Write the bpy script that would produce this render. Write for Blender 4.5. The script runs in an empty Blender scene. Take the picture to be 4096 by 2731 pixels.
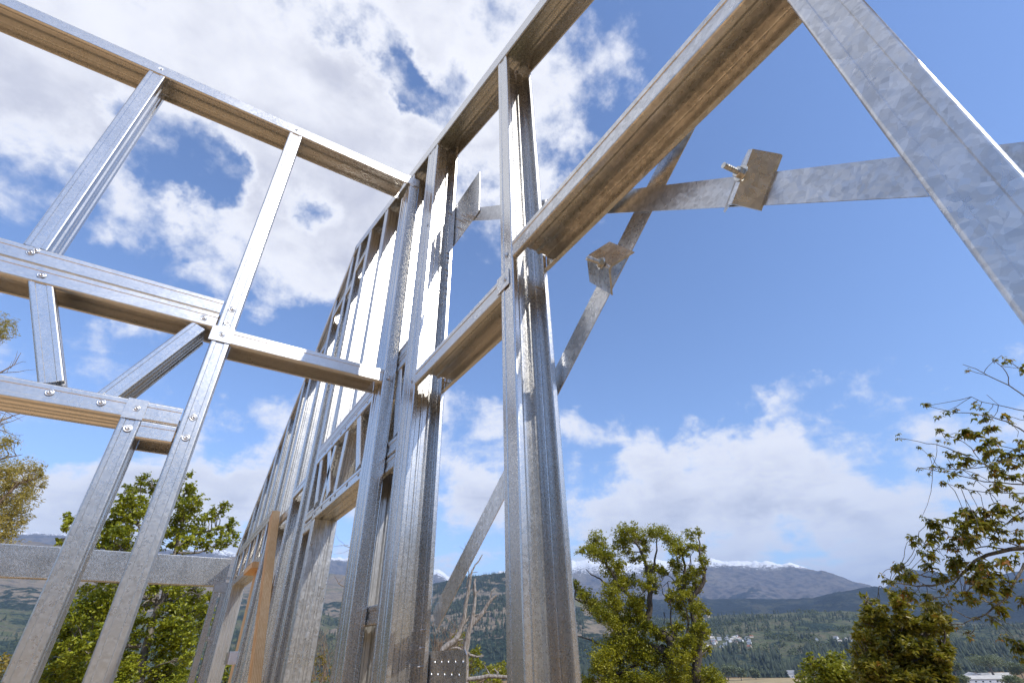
import bpy, bmesh, math, random
import numpy as np
from mathutils import Vector, Matrix

SC = bpy.context.scene
COL = SC.collection
rad = math.radians
random.seed(7)
RNG = np.random.default_rng(11)

# ------------------------------------------------------------------ camera
CAM_H = 1.6
F_SRC, CX, CY, SRC_W = 1936.91, 2048.0, 1365.5, 4096.0
RM = np.array([[0.84414711, -0.53561721, -0.0230187],
               [0.27600212, 0.47099409, -0.83784688],
               [0.45960688, 0.70091282, 0.54541978]])      # rows: right, down, forward in world axes
cam_d = bpy.data.cameras.new('camera')
cam = bpy.data.objects.new('camera', cam_d)
COL.objects.link(cam)
m4 = Matrix.Identity(4)
for i in range(3):
    m4[i][0] = RM[0, i]; m4[i][1] = -RM[1, i]; m4[i][2] = -RM[2, i]
m4.translation = (0, 0, CAM_H)
cam.matrix_world = m4
cam_d.sensor_width = 36.0
cam_d.lens = 36.0 * F_SRC / SRC_W
cam_d.clip_start = 0.02
cam_d.clip_end = 60000
SC.camera = cam


def ray(px, py):
    """direction of a point of the view (2352 px wide coordinates)"""
    k = 4096 / 2352
    c = np.array([(px * k - CX) / F_SRC, (py * k - CY) / F_SRC, 1.0])
    return RM.T @ c


def at(px, py, dist):
    """world point at horizontal distance dist from the camera post"""
    d = ray(px, py)
    return np.array([0, 0, CAM_H]) + d * (dist / math.hypot(d[0], d[1]))


def px2m(dist, px, py):
    d = ray(px, py)
    return (4096 / 2352) / F_SRC * dist / math.hypot(d[0], d[1])


# ------------------------------------------------------------------ node helper
def nd(nt, typ, loc=None, **kw):
    n = nt.nodes.new(typ)
    for k, v in kw.items():
        if k.startswith('i_'):
            key = k[2:]
            key = int(key) if key.isdigit() else key.replace('_', ' ')
            n.inputs[key].default_value = v
        else:
            setattr(n, k, v)
    return n


def mth(nt, op, a, b=None, c=None, clamp=False):
    n = nt.nodes.new('ShaderNodeMath'); n.operation = op; n.use_clamp = clamp
    for i, v in enumerate((a, b, c)):
        if v is None: continue
        if isinstance(v, (int, float)): n.inputs[i].default_value = v
        else: nt.links.new(v, n.inputs[i])
    return n.outputs[0]


def vmth(nt, op, a, b=None, out=0):
    n = nt.nodes.new('ShaderNodeVectorMath'); n.operation = op
    for i, v in enumerate((a, b)):
        if v is None: continue
        if isinstance(v, (tuple, list)): n.inputs[i].default_value = v
        elif isinstance(v, (int, float)): n.inputs['Scale'].default_value = v
        else: nt.links.new(v, n.inputs[i])
    return n.outputs[out]


def sstep(nt, v, lo, hi):
    n = nt.nodes.new('ShaderNodeMapRange'); n.interpolation_type = 'SMOOTHSTEP'
    nt.links.new(v, n.inputs['Value'])
    n.inputs['From Min'].default_value = lo; n.inputs['From Max'].default_value = hi
    return n.outputs['Result']


def mixc(nt, f, a, b):
    n = nt.nodes.new('ShaderNodeMix'); n.data_type = 'RGBA'
    for s, v in (('Factor', f), ('A', a), ('B', b)):
        sock = [x for x in n.inputs if x.name == s and (x.type == 'RGBA' or s == 'Factor')][0]
        if isinstance(v, (int, float)): sock.default_value = v
        elif isinstance(v, (tuple, list)): sock.default_value = (*v[:3], 1)
        else: nt.links.new(v, sock)
    return [x for x in n.outputs if x.type == 'RGBA'][0]


# ------------------------------------------------------------------ sky and sun
SUN_TO = Vector((-0.33, 1.0, -0.93)).normalized()          # the way the light travels
SUN_EL = math.asin(-SUN_TO.z)
SUN_ROT = math.atan2(-SUN_TO.x, -SUN_TO.y)
world = bpy.data.worlds.new('World'); SC.world = world
world.use_nodes = True
wt = world.node_tree; wt.nodes.clear()
wout = nd(wt, 'ShaderNodeOutputWorld')
bg = nd(wt, 'ShaderNodeBackground')
SKY_STRENGTH = 0.15
bg.inputs['Strength'].default_value = SKY_STRENGTH
sky = nd(wt, 'ShaderNodeTexSky', sky_type='NISHITA', sun_disc=False, sun_elevation=SUN_EL, sun_rotation=SUN_ROT,
         altitude=800.0, air_density=1.0, dust_density=0.3, ozone_density=2.0)
tc = nd(wt, 'ShaderNodeTexCoord')
dirv = tc.outputs['Generated']
sx = nd(wt, 'ShaderNodeSeparateXYZ'); wt.links.new(dirv, sx.inputs[0])
zz = mth(wt, 'ADD', mth(wt, 'MAXIMUM', sx.outputs['Z'], 0.0), 0.16)
cb = nd(wt, 'ShaderNodeCombineXYZ')
wt.links.new(mth(wt, 'DIVIDE', sx.outputs['X'], zz), cb.inputs[0])
wt.links.new(mth(wt, 'DIVIDE', sx.outputs['Y'], zz), cb.inputs[1])
cb.inputs[2].default_value = 3.7
cp = cb.outputs[0]


def wnoise(vec, scale, detail, rough, dist=0.0):
    n = nd(wt, 'ShaderNodeTexNoise')
    n.inputs['Scale'].default_value = scale; n.inputs['Detail'].default_value = detail
    n.inputs['Roughness'].default_value = rough; n.inputs['Distortion'].default_value = dist
    wt.links.new(vec, n.inputs['Vector'])
    return n.outputs['Fac']


# cloud banks and clear patches of this sky: direction, half-width (degrees), weight
BANKS = [
    # upper left bank, then banks added out of view
    (120, 120, 16, .22), (420, 60, 16, .22), (700, 200, 13, .16), (560, 420, 9, .24), (860, 380, 8, .22), (170, 450, 7, .55), (330, 540, 5, .5), (560, 520, 7, .3),
    (760, 600, 6.5, .28), (1000, 60, 12, .13), (640, 560, 6, .2), (860, 500, 5, .18), (150, 330, 9, .2), (1120, 250, 7, .12),
    (1176, -2600, 30, .22), (3600, -1500, 25, .2), (-400, 100, 22, .34), (-1000, 200, 24, .36), (-1900, 300, 24, .3), (-500, 700, 10, .2), (300, -900, 25, .3),  # unseen clouds left, overhead and behind, added to whiten the steel's reflections
    # wisps to the right of it
    (1330, 60, 6, .15), (1290, 230, 5, .15), (1430, 110, 4, .13), (1290, 330, 3.5, .22), (1235, 420, 3, .16), (1150, 90, 6, .12),
    (1450, 530, 3.4, .17), (1650, 345, 4, .12), (1760, 300, 4, .08), (1110, 380, 4, .1), (1130, 870, 3, .09),
    # cumulus band along the horizon
    (1400, 1030, 6, .34), (1600, 1010, 6, .38), (1800, 1020, 6, .36), (2050, 990, 7, .55), (2250, 1040, 8, .55), (2200, 960, 5, .3), (1960, 975, 4.5, .5), (1960, 1045, 5, .6), (2140, 1020, 6, .6), (1880, 960, 4, .4), (2280, 1130, 6, .4), (2330, 930, 4, .3), (1500, 1235, 4, .35), (1900, 1310, 4, .4), (1690, 1275, 3, .35), (1400, 1262, 4, .4), (2020, 1230, 3, .3), (2090, 925, 3.5, .45),
    (1450, 1200, 5, .26), (1650, 1120, 5, .3), (1600, 1220, 4, .22), (1850, 1130, 5, .3), (2100, 1100, 6, .3), (2080, 1250, 5, .24), (2250, 1200, 5, .24),
    (1100, 1080, 5, .3), (1070, 1230, 5, .26), (1320, 1240, 4, .22), (640, 905, 3.0, .50), (300, 1090, 6, .5), (120, 1110, 6, .5), (480, 1060, 4.5, .28),
    (560, 1150, 5, .26), (60, 1180, 5, .2), (780, 1150, 6, .22), (960, 960, 3, .1),(2400,950,8,.3),
    # clear patches
    (410, 360, 3.0, -.50), (440, 270, 2.4, -.40), (30, 490, 4.0, -.5), (722, 470, 1.7, -.30), (768, 492, 1.6, -.28), (700, 505, 1.3, -.22), (350, 330, 2.0, -.22), (475, 425, 2.2, -.3), (330, 420, 1.8, -.2), (1015, 225, 3.0, -.6), (870, 100, 2.8, -.42), (800, 20, 2.6, -.42), (930, 160, 2.4, -.4), (700,60,2.2,-.25), (480, 415, 2.4, -.3), (940, 160, 2, -.25),
    (30, 860, 6, -.6), (300, 720, 6, -.3), (120, 800, 8, -.3), (450, 800, 7, -.25), (650, 760, 6, -.18), (1900, 300, 17, -.5), (2200, 500, 17, -.5), (1800, 700, 13, -.45), (2150, 760, 10, -.4),
    (1500, 700, 9, -.35), (1420, 420, 5, -.2), (1120, 640, 7, -.3), (1420, 880, 5, -.25), (1640, 840, 6, -.25), (1130, 960, 4, -.2),
    (1390, 1128, 3.2, -.3), (1860, 1243, 3.0, -.30), (1760, 1240, 2.5, -.15), (2110, 1160, 2.6, -.26), (350, 960, 5, -.26), (60, 940, 5, -.25), (500, 930, 4, -.2), (1330, 900, 4, -.2), (2000, 790, 6, -.2), (60, 1225, 2.5, -.2), (590, 1275, 2, -.2),
]
cov = [None, None]
rag = nd(wt, 'ShaderNodeTexNoise', i_Scale=7.0, i_Detail=5.0, i_Roughness=0.6)
wt.links.new(dirv, rag.inputs['Vector'])
dirw = vmth(wt, 'NORMALIZE', vmth(wt, 'ADD', dirv, vmth(wt, 'SCALE', vmth(wt, 'SUBTRACT', rag.outputs['Color'], (0.5, 0.5, 0.5)), 0.21)))
for bx_, by_, hw, wgt in BANKS:
    d0 = ray(bx_, by_); d0 = d0 / np.linalg.norm(d0)
    dp = vmth(wt, 'DOT_PRODUCT', dirw, tuple(float(v) for v in d0), out=1)
    term = mth(wt, 'MULTIPLY', sstep(wt, dp, math.cos(rad(hw * 1.75)), 1.0), wgt)
    s_ = 0 if wgt > 0 else 1
    cov[s_] = term if cov[s_] is None else mth(wt, 'ADD', cov[s_], term)
cov = mth(wt, 'ADD', mth(wt, 'MINIMUM', cov[0], 0.88), mth(wt, 'MAXIMUM', cov[1], -0.75))
warp = nd(wt, 'ShaderNodeTexNoise', i_Scale=2.2, i_Detail=3.0)
wt.links.new(cp, warp.inputs['Vector'])
wv = vmth(wt, 'SCALE', vmth(wt, 'SUBTRACT', warp.outputs['Color'], (0.5, 0.5, 0.5)), 0.35)
cpw = vmth(wt, 'ADD', cp, wv)
n_big = wnoise(cpw, 2.1, 10.0, 0.58)
n_fine = wnoise(dirv, 9.0, 8.0, 0.6)
dens = mth(wt, 'ADD', mth(wt, 'MULTIPLY', mth(wt, 'SUBTRACT', n_big, 0.5), 2.1), mth(wt, 'MULTIPLY', mth(wt, 'SUBTRACT', n_fine, 0.5), 1.6))
dens = mth(wt, 'ADD', dens, mth(wt, 'SUBTRACT', mth(wt, 'MULTIPLY', cov, 0.8), 0.06))
alpha = sstep(wt, dens, -0.08, 0.42)
thick = sstep(wt, dens, 0.2, 0.8)
sh_n = wnoise(vmth(wt, 'MULTIPLY', dirv, (1, 1, 2.4)), 5.0, 6.0, 0.55)
n_up = wnoise(vmth(wt, 'MULTIPLY', cpw, (0.93, 0.93, 1.0)), 2.1, 6.0, 0.55)
lit = sstep(wt, mth(wt, 'SUBTRACT', n_big, n_up), -0.10, 0.10)
grey = mth(wt, 'MULTIPLY', thick, mth(wt, 'ADD', mth(wt, 'MULTIPLY', sstep(wt, sh_n, 0.36, 0.64), 0.6), mth(wt, 'MULTIPLY', mth(wt, 'SUBTRACT', 1.0, lit), 0.5)), clamp=True)
CLOUD_W, CLOUD_G = 7.4, 4.8
white = (CLOUD_W * 0.985, CLOUD_W * 0.99, CLOUD_W * 1.03)
gcol = (CLOUD_G * 0.965, CLOUD_G * 0.985, CLOUD_G * 1.12)
ccol = mixc(wt, grey, white, gcol)
skyc = nd(wt, 'ShaderNodeHueSaturation', i_Hue=0.507, i_Saturation=1.07, i_Value=1.70)
wt.links.new(sky.outputs[0], skyc.inputs['Color'])
final = mixc(wt, mth(wt, 'MULTIPLY', alpha, 0.94), skyc.outputs[0], ccol)
wt.links.new(final, bg.inputs['Color'])
wt.links.new(bg.outputs[0], wout.inputs['Surface'])

sun_d = bpy.data.lights.new('sun', 'SUN'); sun_d.energy = 4.0; sun_d.angle = rad(0.55); sun_d.color = (1.0, 0.955, 0.88)
sun = bpy.data.objects.new('sun', sun_d); COL.objects.link(sun)
sun.rotation_mode = 'QUATERNION'; sun.rotation_quaternion = SUN_TO.to_track_quat('-Z', 'Y')

SC.view_settings.view_transform = 'Standard'; SC.view_settings.look = 'None'
SC.view_settings.exposure = 0.0; SC.view_settings.gamma = 1.0
SC.view_settings.use_curve_mapping = False
SC.cycles.volume_bounces = 0
SC.cycles.max_bounces = 8

# ------------------------------------------------------------------ materials
MATS = {}


def new_mat(name):
    m = bpy.data.materials.new(name); m.use_nodes = True
    nt = m.node_tree
    b = nt.nodes['Principled BSDF']
    MATS[name] = m
    return m, nt, b


def steel(name, base, rough, spangle, streak, flake, spot=0.11):
    m, nt, b = new_mat(name)
    uv = nd(nt, 'ShaderNodeUVMap'); uv.uv_map = 'UVMap'
    U_ = uv.outputs[0]
    v1 = nd(nt, 'ShaderNodeTexVoronoi', i_Scale=spangle); nt.links.new(U_, v1.inputs['Vector'])
    wn = nd(nt, 'ShaderNodeTexNoise', i_Scale=spangle * 0.5, i_Detail=2.0); nt.links.new(U_, wn.inputs['Vector'])
    warped = vmth(nt, 'ADD', U_, vmth(nt, 'SCALE', wn.outputs['Color'], 1.2 / spangle))
    v2 = nd(nt, 'ShaderNodeTexVoronoi', i_Scale=spangle * 2.3); nt.links.new(warped, v2.inputs['Vector'])
    st_v = vmth(nt, 'MULTIPLY', U_, (6.0, 260.0, 1.0))
    st = nd(nt, 'ShaderNodeTexNoise', i_Scale=1.0, i_Detail=4.0, i_Roughness=0.6); nt.links.new(st_v, st.inputs['Vector'])
    big = nd(nt, 'ShaderNodeTexNoise', i_Scale=7.0, i_Detail=4.0, i_Roughness=0.6); nt.links.new(U_, big.inputs['Vector'])
    s1 = nd(nt, 'ShaderNodeSeparateColor'); nt.links.new(v1.outputs['Color'], s1.inputs[0])
    s2 = nd(nt, 'ShaderNodeSeparateColor'); nt.links.new(v2.outputs['Color'], s2.inputs[0])
    mix = mth(nt, 'ADD', mth(nt, 'MULTIPLY', s1.outputs[0], 0.55), mth(nt, 'MULTIPLY', s2.outputs[0], 0.45))
    val = mth(nt, 'ADD', mth(nt, 'MULTIPLY', mth(nt, 'SUBTRACT', mix, 0.5), spot),
              mth(nt, 'MULTIPLY', mth(nt, 'SUBTRACT', st.outputs['Fac'], 0.5), streak))
    val = mth(nt, 'ADD', val, mth(nt, 'MULTIPLY', mth(nt, 'SUBTRACT', big.outputs['Fac'], 0.5), 0.2))
    val = mth(nt, 'ADD', val, 1.0)
    rgb = nt.nodes.new('ShaderNodeRGB'); rgb.outputs[0].default_value = (*base, 1)
    sc_ = nt.nodes.new('ShaderNodeVectorMath'); sc_.operation = 'SCALE'
    nt.links.new(rgb.outputs[0], sc_.inputs[0]); nt.links.new(val, sc_.inputs['Scale'])
    nt.links.new(sc_.outputs[0], b.inputs['Base Color'])
    b.inputs['Metallic'].default_value = 0.92
    ro = mth(nt, 'ADD', mth(nt, 'MULTIPLY', mth(nt, 'SUBTRACT', s2.outputs[1], 0.5), 0.07), rough)
    ro = mth(nt, 'ADD', ro, mth(nt, 'MULTIPLY', mth(nt, 'SUBTRACT', big.outputs['Fac'], 0.5), 0.12))
    oi0 = nd(nt, 'ShaderNodeObjectInfo')
    ro = mth(nt, 'ADD', ro, mth(nt, 'MULTIPLY', mth(nt, 'SUBTRACT', oi0.outputs['Random'], 0.5), 0.08))
    nt.links.new(ro, b.inputs['Roughness'])
    # every zinc crystal is tilted a little
    geo = nd(nt, 'ShaderNodeNewGeometry')
    oi = nd(nt, 'ShaderNodeObjectInfo')
    fl = mth(nt, 'ADD', mth(nt, 'MULTIPLY', oi.outputs['Random'], flake * 0.8), flake * 0.6)
    t0 = nt.nodes.new('ShaderNodeVectorMath'); t0.operation = 'SCALE'
    nt.links.new(vmth(nt, 'SUBTRACT', v2.outputs['Color'], (0.5, 0.5, 0.5)), t0.inputs[0]); nt.links.new(fl, t0.inputs['Scale'])
    nn = vmth(nt, 'NORMALIZE', vmth(nt, 'ADD', geo.outputs['Normal'], t0.outputs[0]))
    nt.links.new(nn, b.inputs['Normal'])
    return m


M_STEEL = steel('galvanised_steel', (0.69, 0.68, 0.66), 0.29, 130.0, 0.06, 0.016)
M_STEEL2 = steel('galvanised_steel_large_spangle', (0.66, 0.655, 0.64), 0.29, 85.0, 0.05, 0.04, 0.42)


def plain(name, col, rough=0.6, metal=0.0, noise=0.0, nscale=30.0):
    m, nt, b = new_mat(name)
    b.inputs['Roughness'].default_value = rough; b.inputs['Metallic'].default_value = metal
    if noise:
        t = nd(nt, 'ShaderNodeTexCoord')
        n = nd(nt, 'ShaderNodeTexNoise', i_Scale=nscale, i_Detail=5.0); nt.links.new(t.outputs['Object'], n.inputs['Vector'])
        lo = tuple(c * (1 - noise) for c in col); hi = tuple(min(1, c * (1 + noise)) for c in col)
        nt.links.new(mixc(nt, sstep(nt, n.outputs['Fac'], 0.3, 0.7), lo, hi), b.inputs['Base Color'])
    else:
        b.inputs['Base Color'].default_value = (*col, 1)
    return m


M_BOLT = plain('zinc_bolt', (0.6, 0.6, 0.58), 0.3, 1.0, 0.2, 200)
M_SCREW = plain('screw_zinc', (0.66, 0.66, 0.67), 0.38, 1.0, 0.2, 300)
M_DARK = plain('dark_recess', (0.05, 0.05, 0.05), 0.6)
M_BOX = plain('white_painted_steel', (0.86, 0.86, 0.87), 0.4, 0.0, 0.03, 40)


def wood(name, c1, c2, scale):
    m, nt, b = new_mat(name)
    t = nd(nt, 'ShaderNodeTexCoord')
    v = vmth(nt, 'MULTIPLY', t.outputs['Object'], (scale, scale, scale * 0.05))
    n = nd(nt, 'ShaderNodeTexNoise', i_Scale=1.0, i_Detail=6.0, i_Roughness=0.6, i_Distortion=0.6); nt.links.new(v, n.inputs['Vector'])
    w = nd(nt, 'ShaderNodeTexWave', i_Scale=0.9, i_Distortion=5.0, i_Detail=2.0); nt.links.new(v, w.inputs['Vector'])
    f = mth(nt, 'ADD', mth(nt, 'MULTIPLY', n.outputs['Fac'], 0.6), mth(nt, 'MULTIPLY', w.outputs['Fac'], 0.35))
    nt.links.new(mixc(nt, sstep(nt, f, 0.2, 0.75), c1, c2), b.inputs['Base Color'])
    b.inputs['Roughness'].default_value = 0.65
    return m


M_PINE = wood('pine_board', (0.66, 0.36, 0.14), (0.86, 0.58, 0.30), 60.0)
M_OSB = plain('osb_deck', (0.60, 0.36, 0.165), 0.7, 0.0, 0.13, 14)

# ------------------------------------------------------------------ mesh helpers
def par(o, parent):
    o.parent = parent
    if parent.type == 'EMPTY': o.matrix_parent_inverse = Matrix.Translation(-parent.location)


def link(o, parent=None, **props):
    COL.objects.link(o)
    if parent: par(o, parent)
    for k, v in props.items(): o[k] = v
    return o


def mesh_obj(name, verts, faces, mat, parent=None, uvs=None, smooth=None, attr=None, **props):
    me = bpy.data.meshes.new(name)
    me.from_pydata([tuple(v) for v in verts], [], faces)
    if uvs is not None:
        l = me.uv_layers.new(name='UVMap')
        l.data.foreach_set('uv', np.asarray(uvs, dtype=np.float32).ravel())
    if attr is not None:
        for an, vals in attr.items():
            a = me.attributes.new(an, 'FLOAT', 'POINT'); a.data.foreach_set('value', np.asarray(vals, dtype=np.float32))
    me.update()
    if smooth is not None:
        me.shade_smooth(); me.set_sharp_from_angle(angle=rad(smooth))
    me.materials.append(mat)
    o = bpy.data.objects.new(name, me)
    return link(o, parent, **props)


def tri_mesh(name, verts, tris, mat, parent=None, attr=None, quads=False, smooth=False, **props):
    """fast path for large meshes"""
    verts = np.asarray(verts, dtype=np.float32); tris = np.asarray(tris, dtype=np.int32)
    k = tris.shape[1]
    me = bpy.data.meshes.new(name)
    me.vertices.add(len(verts)); me.vertices.foreach_set('co', verts.ravel())
    me.loops.add(tris.size); me.loops.foreach_set('vertex_index', tris.ravel())
    me.polygons.add(len(tris))
    me.polygons.foreach_set('loop_start', np.arange(0, tris.size, k, dtype=np.int32))
    if attr is not None:
        for an, vals in attr.items():
            a = me.attributes.new(an, 'FLOAT', 'POINT'); a.data.foreach_set('value', np.asarray(vals, dtype=np.float32))
    me.update(calc_edges=True)
    if smooth: me.shade_smooth()
    me.materials.append(mat)
    o = bpy.data.objects.new(name, me)
    return link(o, parent, **props)


def thing(name, label, cat, loc=(0, 0, 0), group=None):
    o = bpy.data.objects.new(name, None); COL.objects.link(o)
    o.location = loc; o['label'] = label; o['category'] = cat
    o.empty_display_size = 0.1
    if group: o['group'] = group
    return o


U = 0.4          # the frame is laid out in units of 0.4 m, measured from the camera post


def P(x, y, z): return np.array([x * U, y * U, z * U + CAM_H])


W_, F_, LIP, TH = 0.22, 0.110, 0.026, 0.0032


def c_profile(W=W_, F=F_, lip=LIP, ribs=True, crease=True):
    pts = []
    r = 0.008

    def arc(cx, cy, a0, a1, n=5):
        for i in range(n + 1):
            a = rad(a0 + (a1 - a0) * i / n)
            pts.append((cx + r * math.cos(a), cy + r * math.sin(a)))
    if lip > 0:
        pts.append((lip, F)); arc(r, F - r, 90, 180)
    else:
        pts.append((0, F))
    if crease:
        pts.extend([(0, F * .74), (0.0035, F * .71), (0.0035, F * .30), (0, F * .27)])
    arc(r, r, 180, 270)
    if ribs:
        for c in (0.26, 0.5, 0.74):
            w = 0.017 if c != 0.5 else 0.010
            d = 0.014 if c != 0.5 else 0.006
            pts.extend([(W * c - w, 0), (W * c - w * .45, d), (W * c + w * .45, d), (W * c + w, 0)])
    arc(W - r, r, 270, 360)
    if crease:
        pts.extend([(W, F * .27), (W - 0.0035, F * .30), (W - 0.0035, F * .71), (W, F * .74)])
    if lip > 0:
        arc(W - r, F - r, 0, 90); pts.append((W - lip, F))
    else:
        pts.append((W, F))
    c = np.array(pts)
    n = len(c)
    nor = np.zeros_like(c)
    for i in range(n):
        a = c[max(i - 1, 0)]; b = c[min(i + 1, n - 1)]
        t = (b - a) / max(np.linalg.norm(b - a), 1e-9)
        nor[i] = (-t[1], t[0])
    return c, nor


PROF = {}


def member(name, p0, p1, ud, vd, parent, mat=None, W=W_, F=F_, lip=LIP, ribs=True, crease=True, **props):
    """cold formed C section; p0,p1 in frame units: the corner where u=0,v=0; u runs across the web, v from web to lips"""
    key = (W, F, lip, ribs, crease)
    if key not in PROF: PROF[key] = c_profile(W, F, lip, ribs, crease)
    c, nor = PROF[key]
    p0 = np.array(p0, float); p1 = np.array(p1, float); ud = np.array(ud, float); vd = np.array(vd, float)
    ud /= np.linalg.norm(ud); vd /= np.linalg.norm(vd)
    n = len(c)
    outer = c - nor * TH / 2; inner = c + nor * TH / 2
    L = float(np.linalg.norm(p1 - p0)) * U
    per = np.concatenate([[0], np.cumsum(np.linalg.norm(np.diff(c, axis=0), axis=1))]) * U
    verts = []
    for pe in (p0, p1):
        for s in (outer, inner):
            for q in s:
                verts.append(P(*(pe + ud * q[0] + vd * q[1])))
    o0, i0, o1, i1 = 0, n, 2 * n, 3 * n
    faces, uvs = [], []
    off = random.random() * 7

    def q4(a, b, c_, d, ua, ub, l0=0.0, l1=L):
        faces.append((a, b, c_, d)); uvs.extend([(l0 + off, ua), (l0 + off, ub), (l1 + off, ub), (l1 + off, ua)])
    for k in range(n - 1):
        q4(o0 + k, o0 + k + 1, o1 + k + 1, o1 + k, per[k] + off, per[k + 1] + off)
        q4(i0 + k + 1, i0 + k, i1 + k, i1 + k + 1, per[k + 1] + off + 3, per[k] + off + 3)
        q4(o0 + k + 1, o0 + k, i0 + k, i0 + k + 1, per[k + 1], per[k], 0, 0.001)
        q4(o1 + k, o1 + k + 1, i1 + k + 1, i1 + k, per[k], per[k + 1], 0, 0.001)
    q4(o0, o1, i1, i0, 0, L, 0, .001); q4(o1 + n - 1, o0 + n - 1, i0 + n - 1, i1 + n - 1, 0, L, 0, .001)
    if np.dot(np.cross(ud, vd), p1 - p0) > 0:
        f2, u2 = [], []
        for j, f in enumerate(faces):
            f2.append(f[::-1]); u2.extend(uvs[j * 4:j * 4 + 4][::-1])
        faces, uvs = f2, u2
    return mesh_obj(name, verts, faces, mat or M_STEEL, parent, uvs, **props)


def box_pts(lo, hi):
    x0, y0, z0 = lo; x1, y1, z1 = hi
    v = [(x0, y0, z0), (x1, y0, z0), (x1, y1, z0), (x0, y1, z0), (x0, y0, z1), (x1, y0, z1), (x1, y1, z1), (x0, y1, z1)]
    f = [(0, 3, 2, 1), (4, 5, 6, 7), (0, 1, 5, 4), (1, 2, 6, 5), (2, 3, 7, 6), (3, 0, 4, 7)]
    return v, f


def boxU(name, lo, hi, mat, parent=None, bevel=0.0, **props):
    v, f = box_pts(lo, hi)
    return hexa(name, [P(*q) for q in v], mat, parent, bevel, **props)


def hexa(name, v8, mat, parent=None, bevel=0.0, **props):
    f = box_pts((0, 0, 0), (1, 1, 1))[1]
    bm = bmesh.new()
    vs = [bm.verts.new(tuple(q)) for q in v8]
    for q in f: bm.faces.new([vs[i] for i in q])
    if bevel: bmesh.ops.bevel(bm, geom=bm.edges[:], offset=bevel, segments=2, affect='EDGES')
    bmesh.ops.recalc_face_normals(bm, faces=bm.faces[:])
    uvl = bm.loops.layers.uv.new('UVMap')
    for fc in bm.faces:
        n = fc.normal
        ax = max(range(3), key=lambda i: abs(n[i]))
        a, b = [(1, 2), (0, 2), (0, 1)][ax]
        for lp in fc.loops: lp[uvl].uv = (lp.vert.co[a], lp.vert.co[b])
    me = bpy.data.meshes.new(name); bm.to_mesh(me); bm.free(); me.materials.append(mat)
    return link(bpy.data.objects.new(name, me), parent, **props)


def poly_plate(name, outer, holes, origin, e1, e2, nrm, th, mat, parent=None, **props):
    """flat plate with real holes: 2-D outline in e1,e2 (frame units), thickness th along nrm"""
    bm = bmesh.new()
    edges = []
    for loop in [outer] + holes:
        vs = [bm.verts.new(tuple(P(*(np.array(origin) + np.array(e1) * a + np.array(e2) * b)))) for a, b in loop]
        for i in range(len(vs)): edges.append(bm.edges.new((vs[i], vs[(i + 1) % len(vs)])))
    bmesh.ops.triangle_fill(bm, edges=edges, use_beauty=True, use_dissolve=False)
    g = bmesh.ops.extrude_face_region(bm, geom=bm.faces[:])
    nv = [e for e in g['geom'] if isinstance(e, bmesh.types.BMVert)]
    bmesh.ops.translate(bm, verts=nv, vec=Vector([c * th * U for c in nrm]))
    bmesh.ops.recalc_face_normals(bm, faces=bm.faces[:])
    uvl = bm.loops.layers.uv.new('UVMap')
    a_, b_ = Vector(e1), Vector(e2)
    for fc in bm.faces:
        for lp in fc.loops: lp[uvl].uv = (lp.vert.co.dot(a_), lp.vert.co.dot(b_))
    me = bpy.data.meshes.new(name); bm.to_mesh(me); bm.free(); me.materials.append(mat)
    return link(bpy.data.objects.new(name, me), parent, **props)


def circle(cx, cy, r, n=10):
    return [(cx + r * math.cos(2 * math.pi * i / n), cy + r * math.sin(2 * math.pi * i / n)) for i in range(n)]


# rivet-like screw in its pressed dimple, axis +Z, metres
def screw_mesh():
    prof = [(0.0001, 0.0002), (0.0013, 0.0002), (0.0019, 0.0022), (0.0043, 0.0024), (0.0050, 0.0010), (0.0062, -0.0006), (0.0078, 0.0004), (0.0094, 0.0006), (0.0102, -0.0002)]
    n = 14; v = []; f = []
    for r, z in prof:
        for i in range(n):
            a = 2 * math.pi * i / n
            v.append((r * math.cos(a), r * math.sin(a), z))
    for k in range(len(prof) - 1):
        for i in range(n):
            f.append((k * n + i, (k + 1) * n + i, (k + 1) * n + (i + 1) % n, k * n + (i + 1) % n)[::-1])
    f.append(tuple(range(n)))
    me = bpy.data.meshes.new('screw'); me.from_pydata(v, [], f); me.update(); me.shade_smooth(); me.materials.append(M_SCREW)
    return me


SCREW = screw_mesh()


def screw(p, nrm, parent, s=1.0):
    o = bpy.data.objects.new('screw', SCREW); COL.objects.link(o); par(o, parent)
    o.location = tuple(P(*p)); o.rotation_mode = 'QUATERNION'
    q = Vector(nrm).to_track_quat('Z', 'Y')
    tilt = Vector((random.uniform(-.12, .12), random.uniform(-.12, .12), 1)).to_track_quat('Z', 'Y')
    o.rotation_quaternion = q @ tilt; s *= random.uniform(.74, .86); o.scale = (s, s, s)
    return o


def lathe_tip(L=0.017, r=0.0021):
    n = 8; prof = [(r * 1.0, 0), (r, L * 0.7), (0.0003, L)]
    v = []; f = []
    for rr, z in prof:
        for i in range(n):
            a = 2 * math.pi * i / n; v.append((rr * math.cos(a), rr * math.sin(a), z))
    for k in range(2):
        for i in range(n): f.append((k * n + i, k * n + (i + 1) % n, (k + 1) * n + (i + 1) % n, (k + 1) * n + i))
    me = bpy.data.meshes.new('screw_tip'); me.from_pydata(v, [], f); me.update(); me.materials.append(M_SCREW)
    return me


TIP = lathe_tip()


def tip(p, nrm, parent):
    o = bpy.data.objects.new('screw_tip', TIP); COL.objects.link(o); par(o, parent)
    o.location = tuple(P(*p)); o.rotation_mode = 'QUATERNION'; o.rotation_quaternion = Vector(nrm).to_track_quat('Z', 'Y')
    return o

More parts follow.
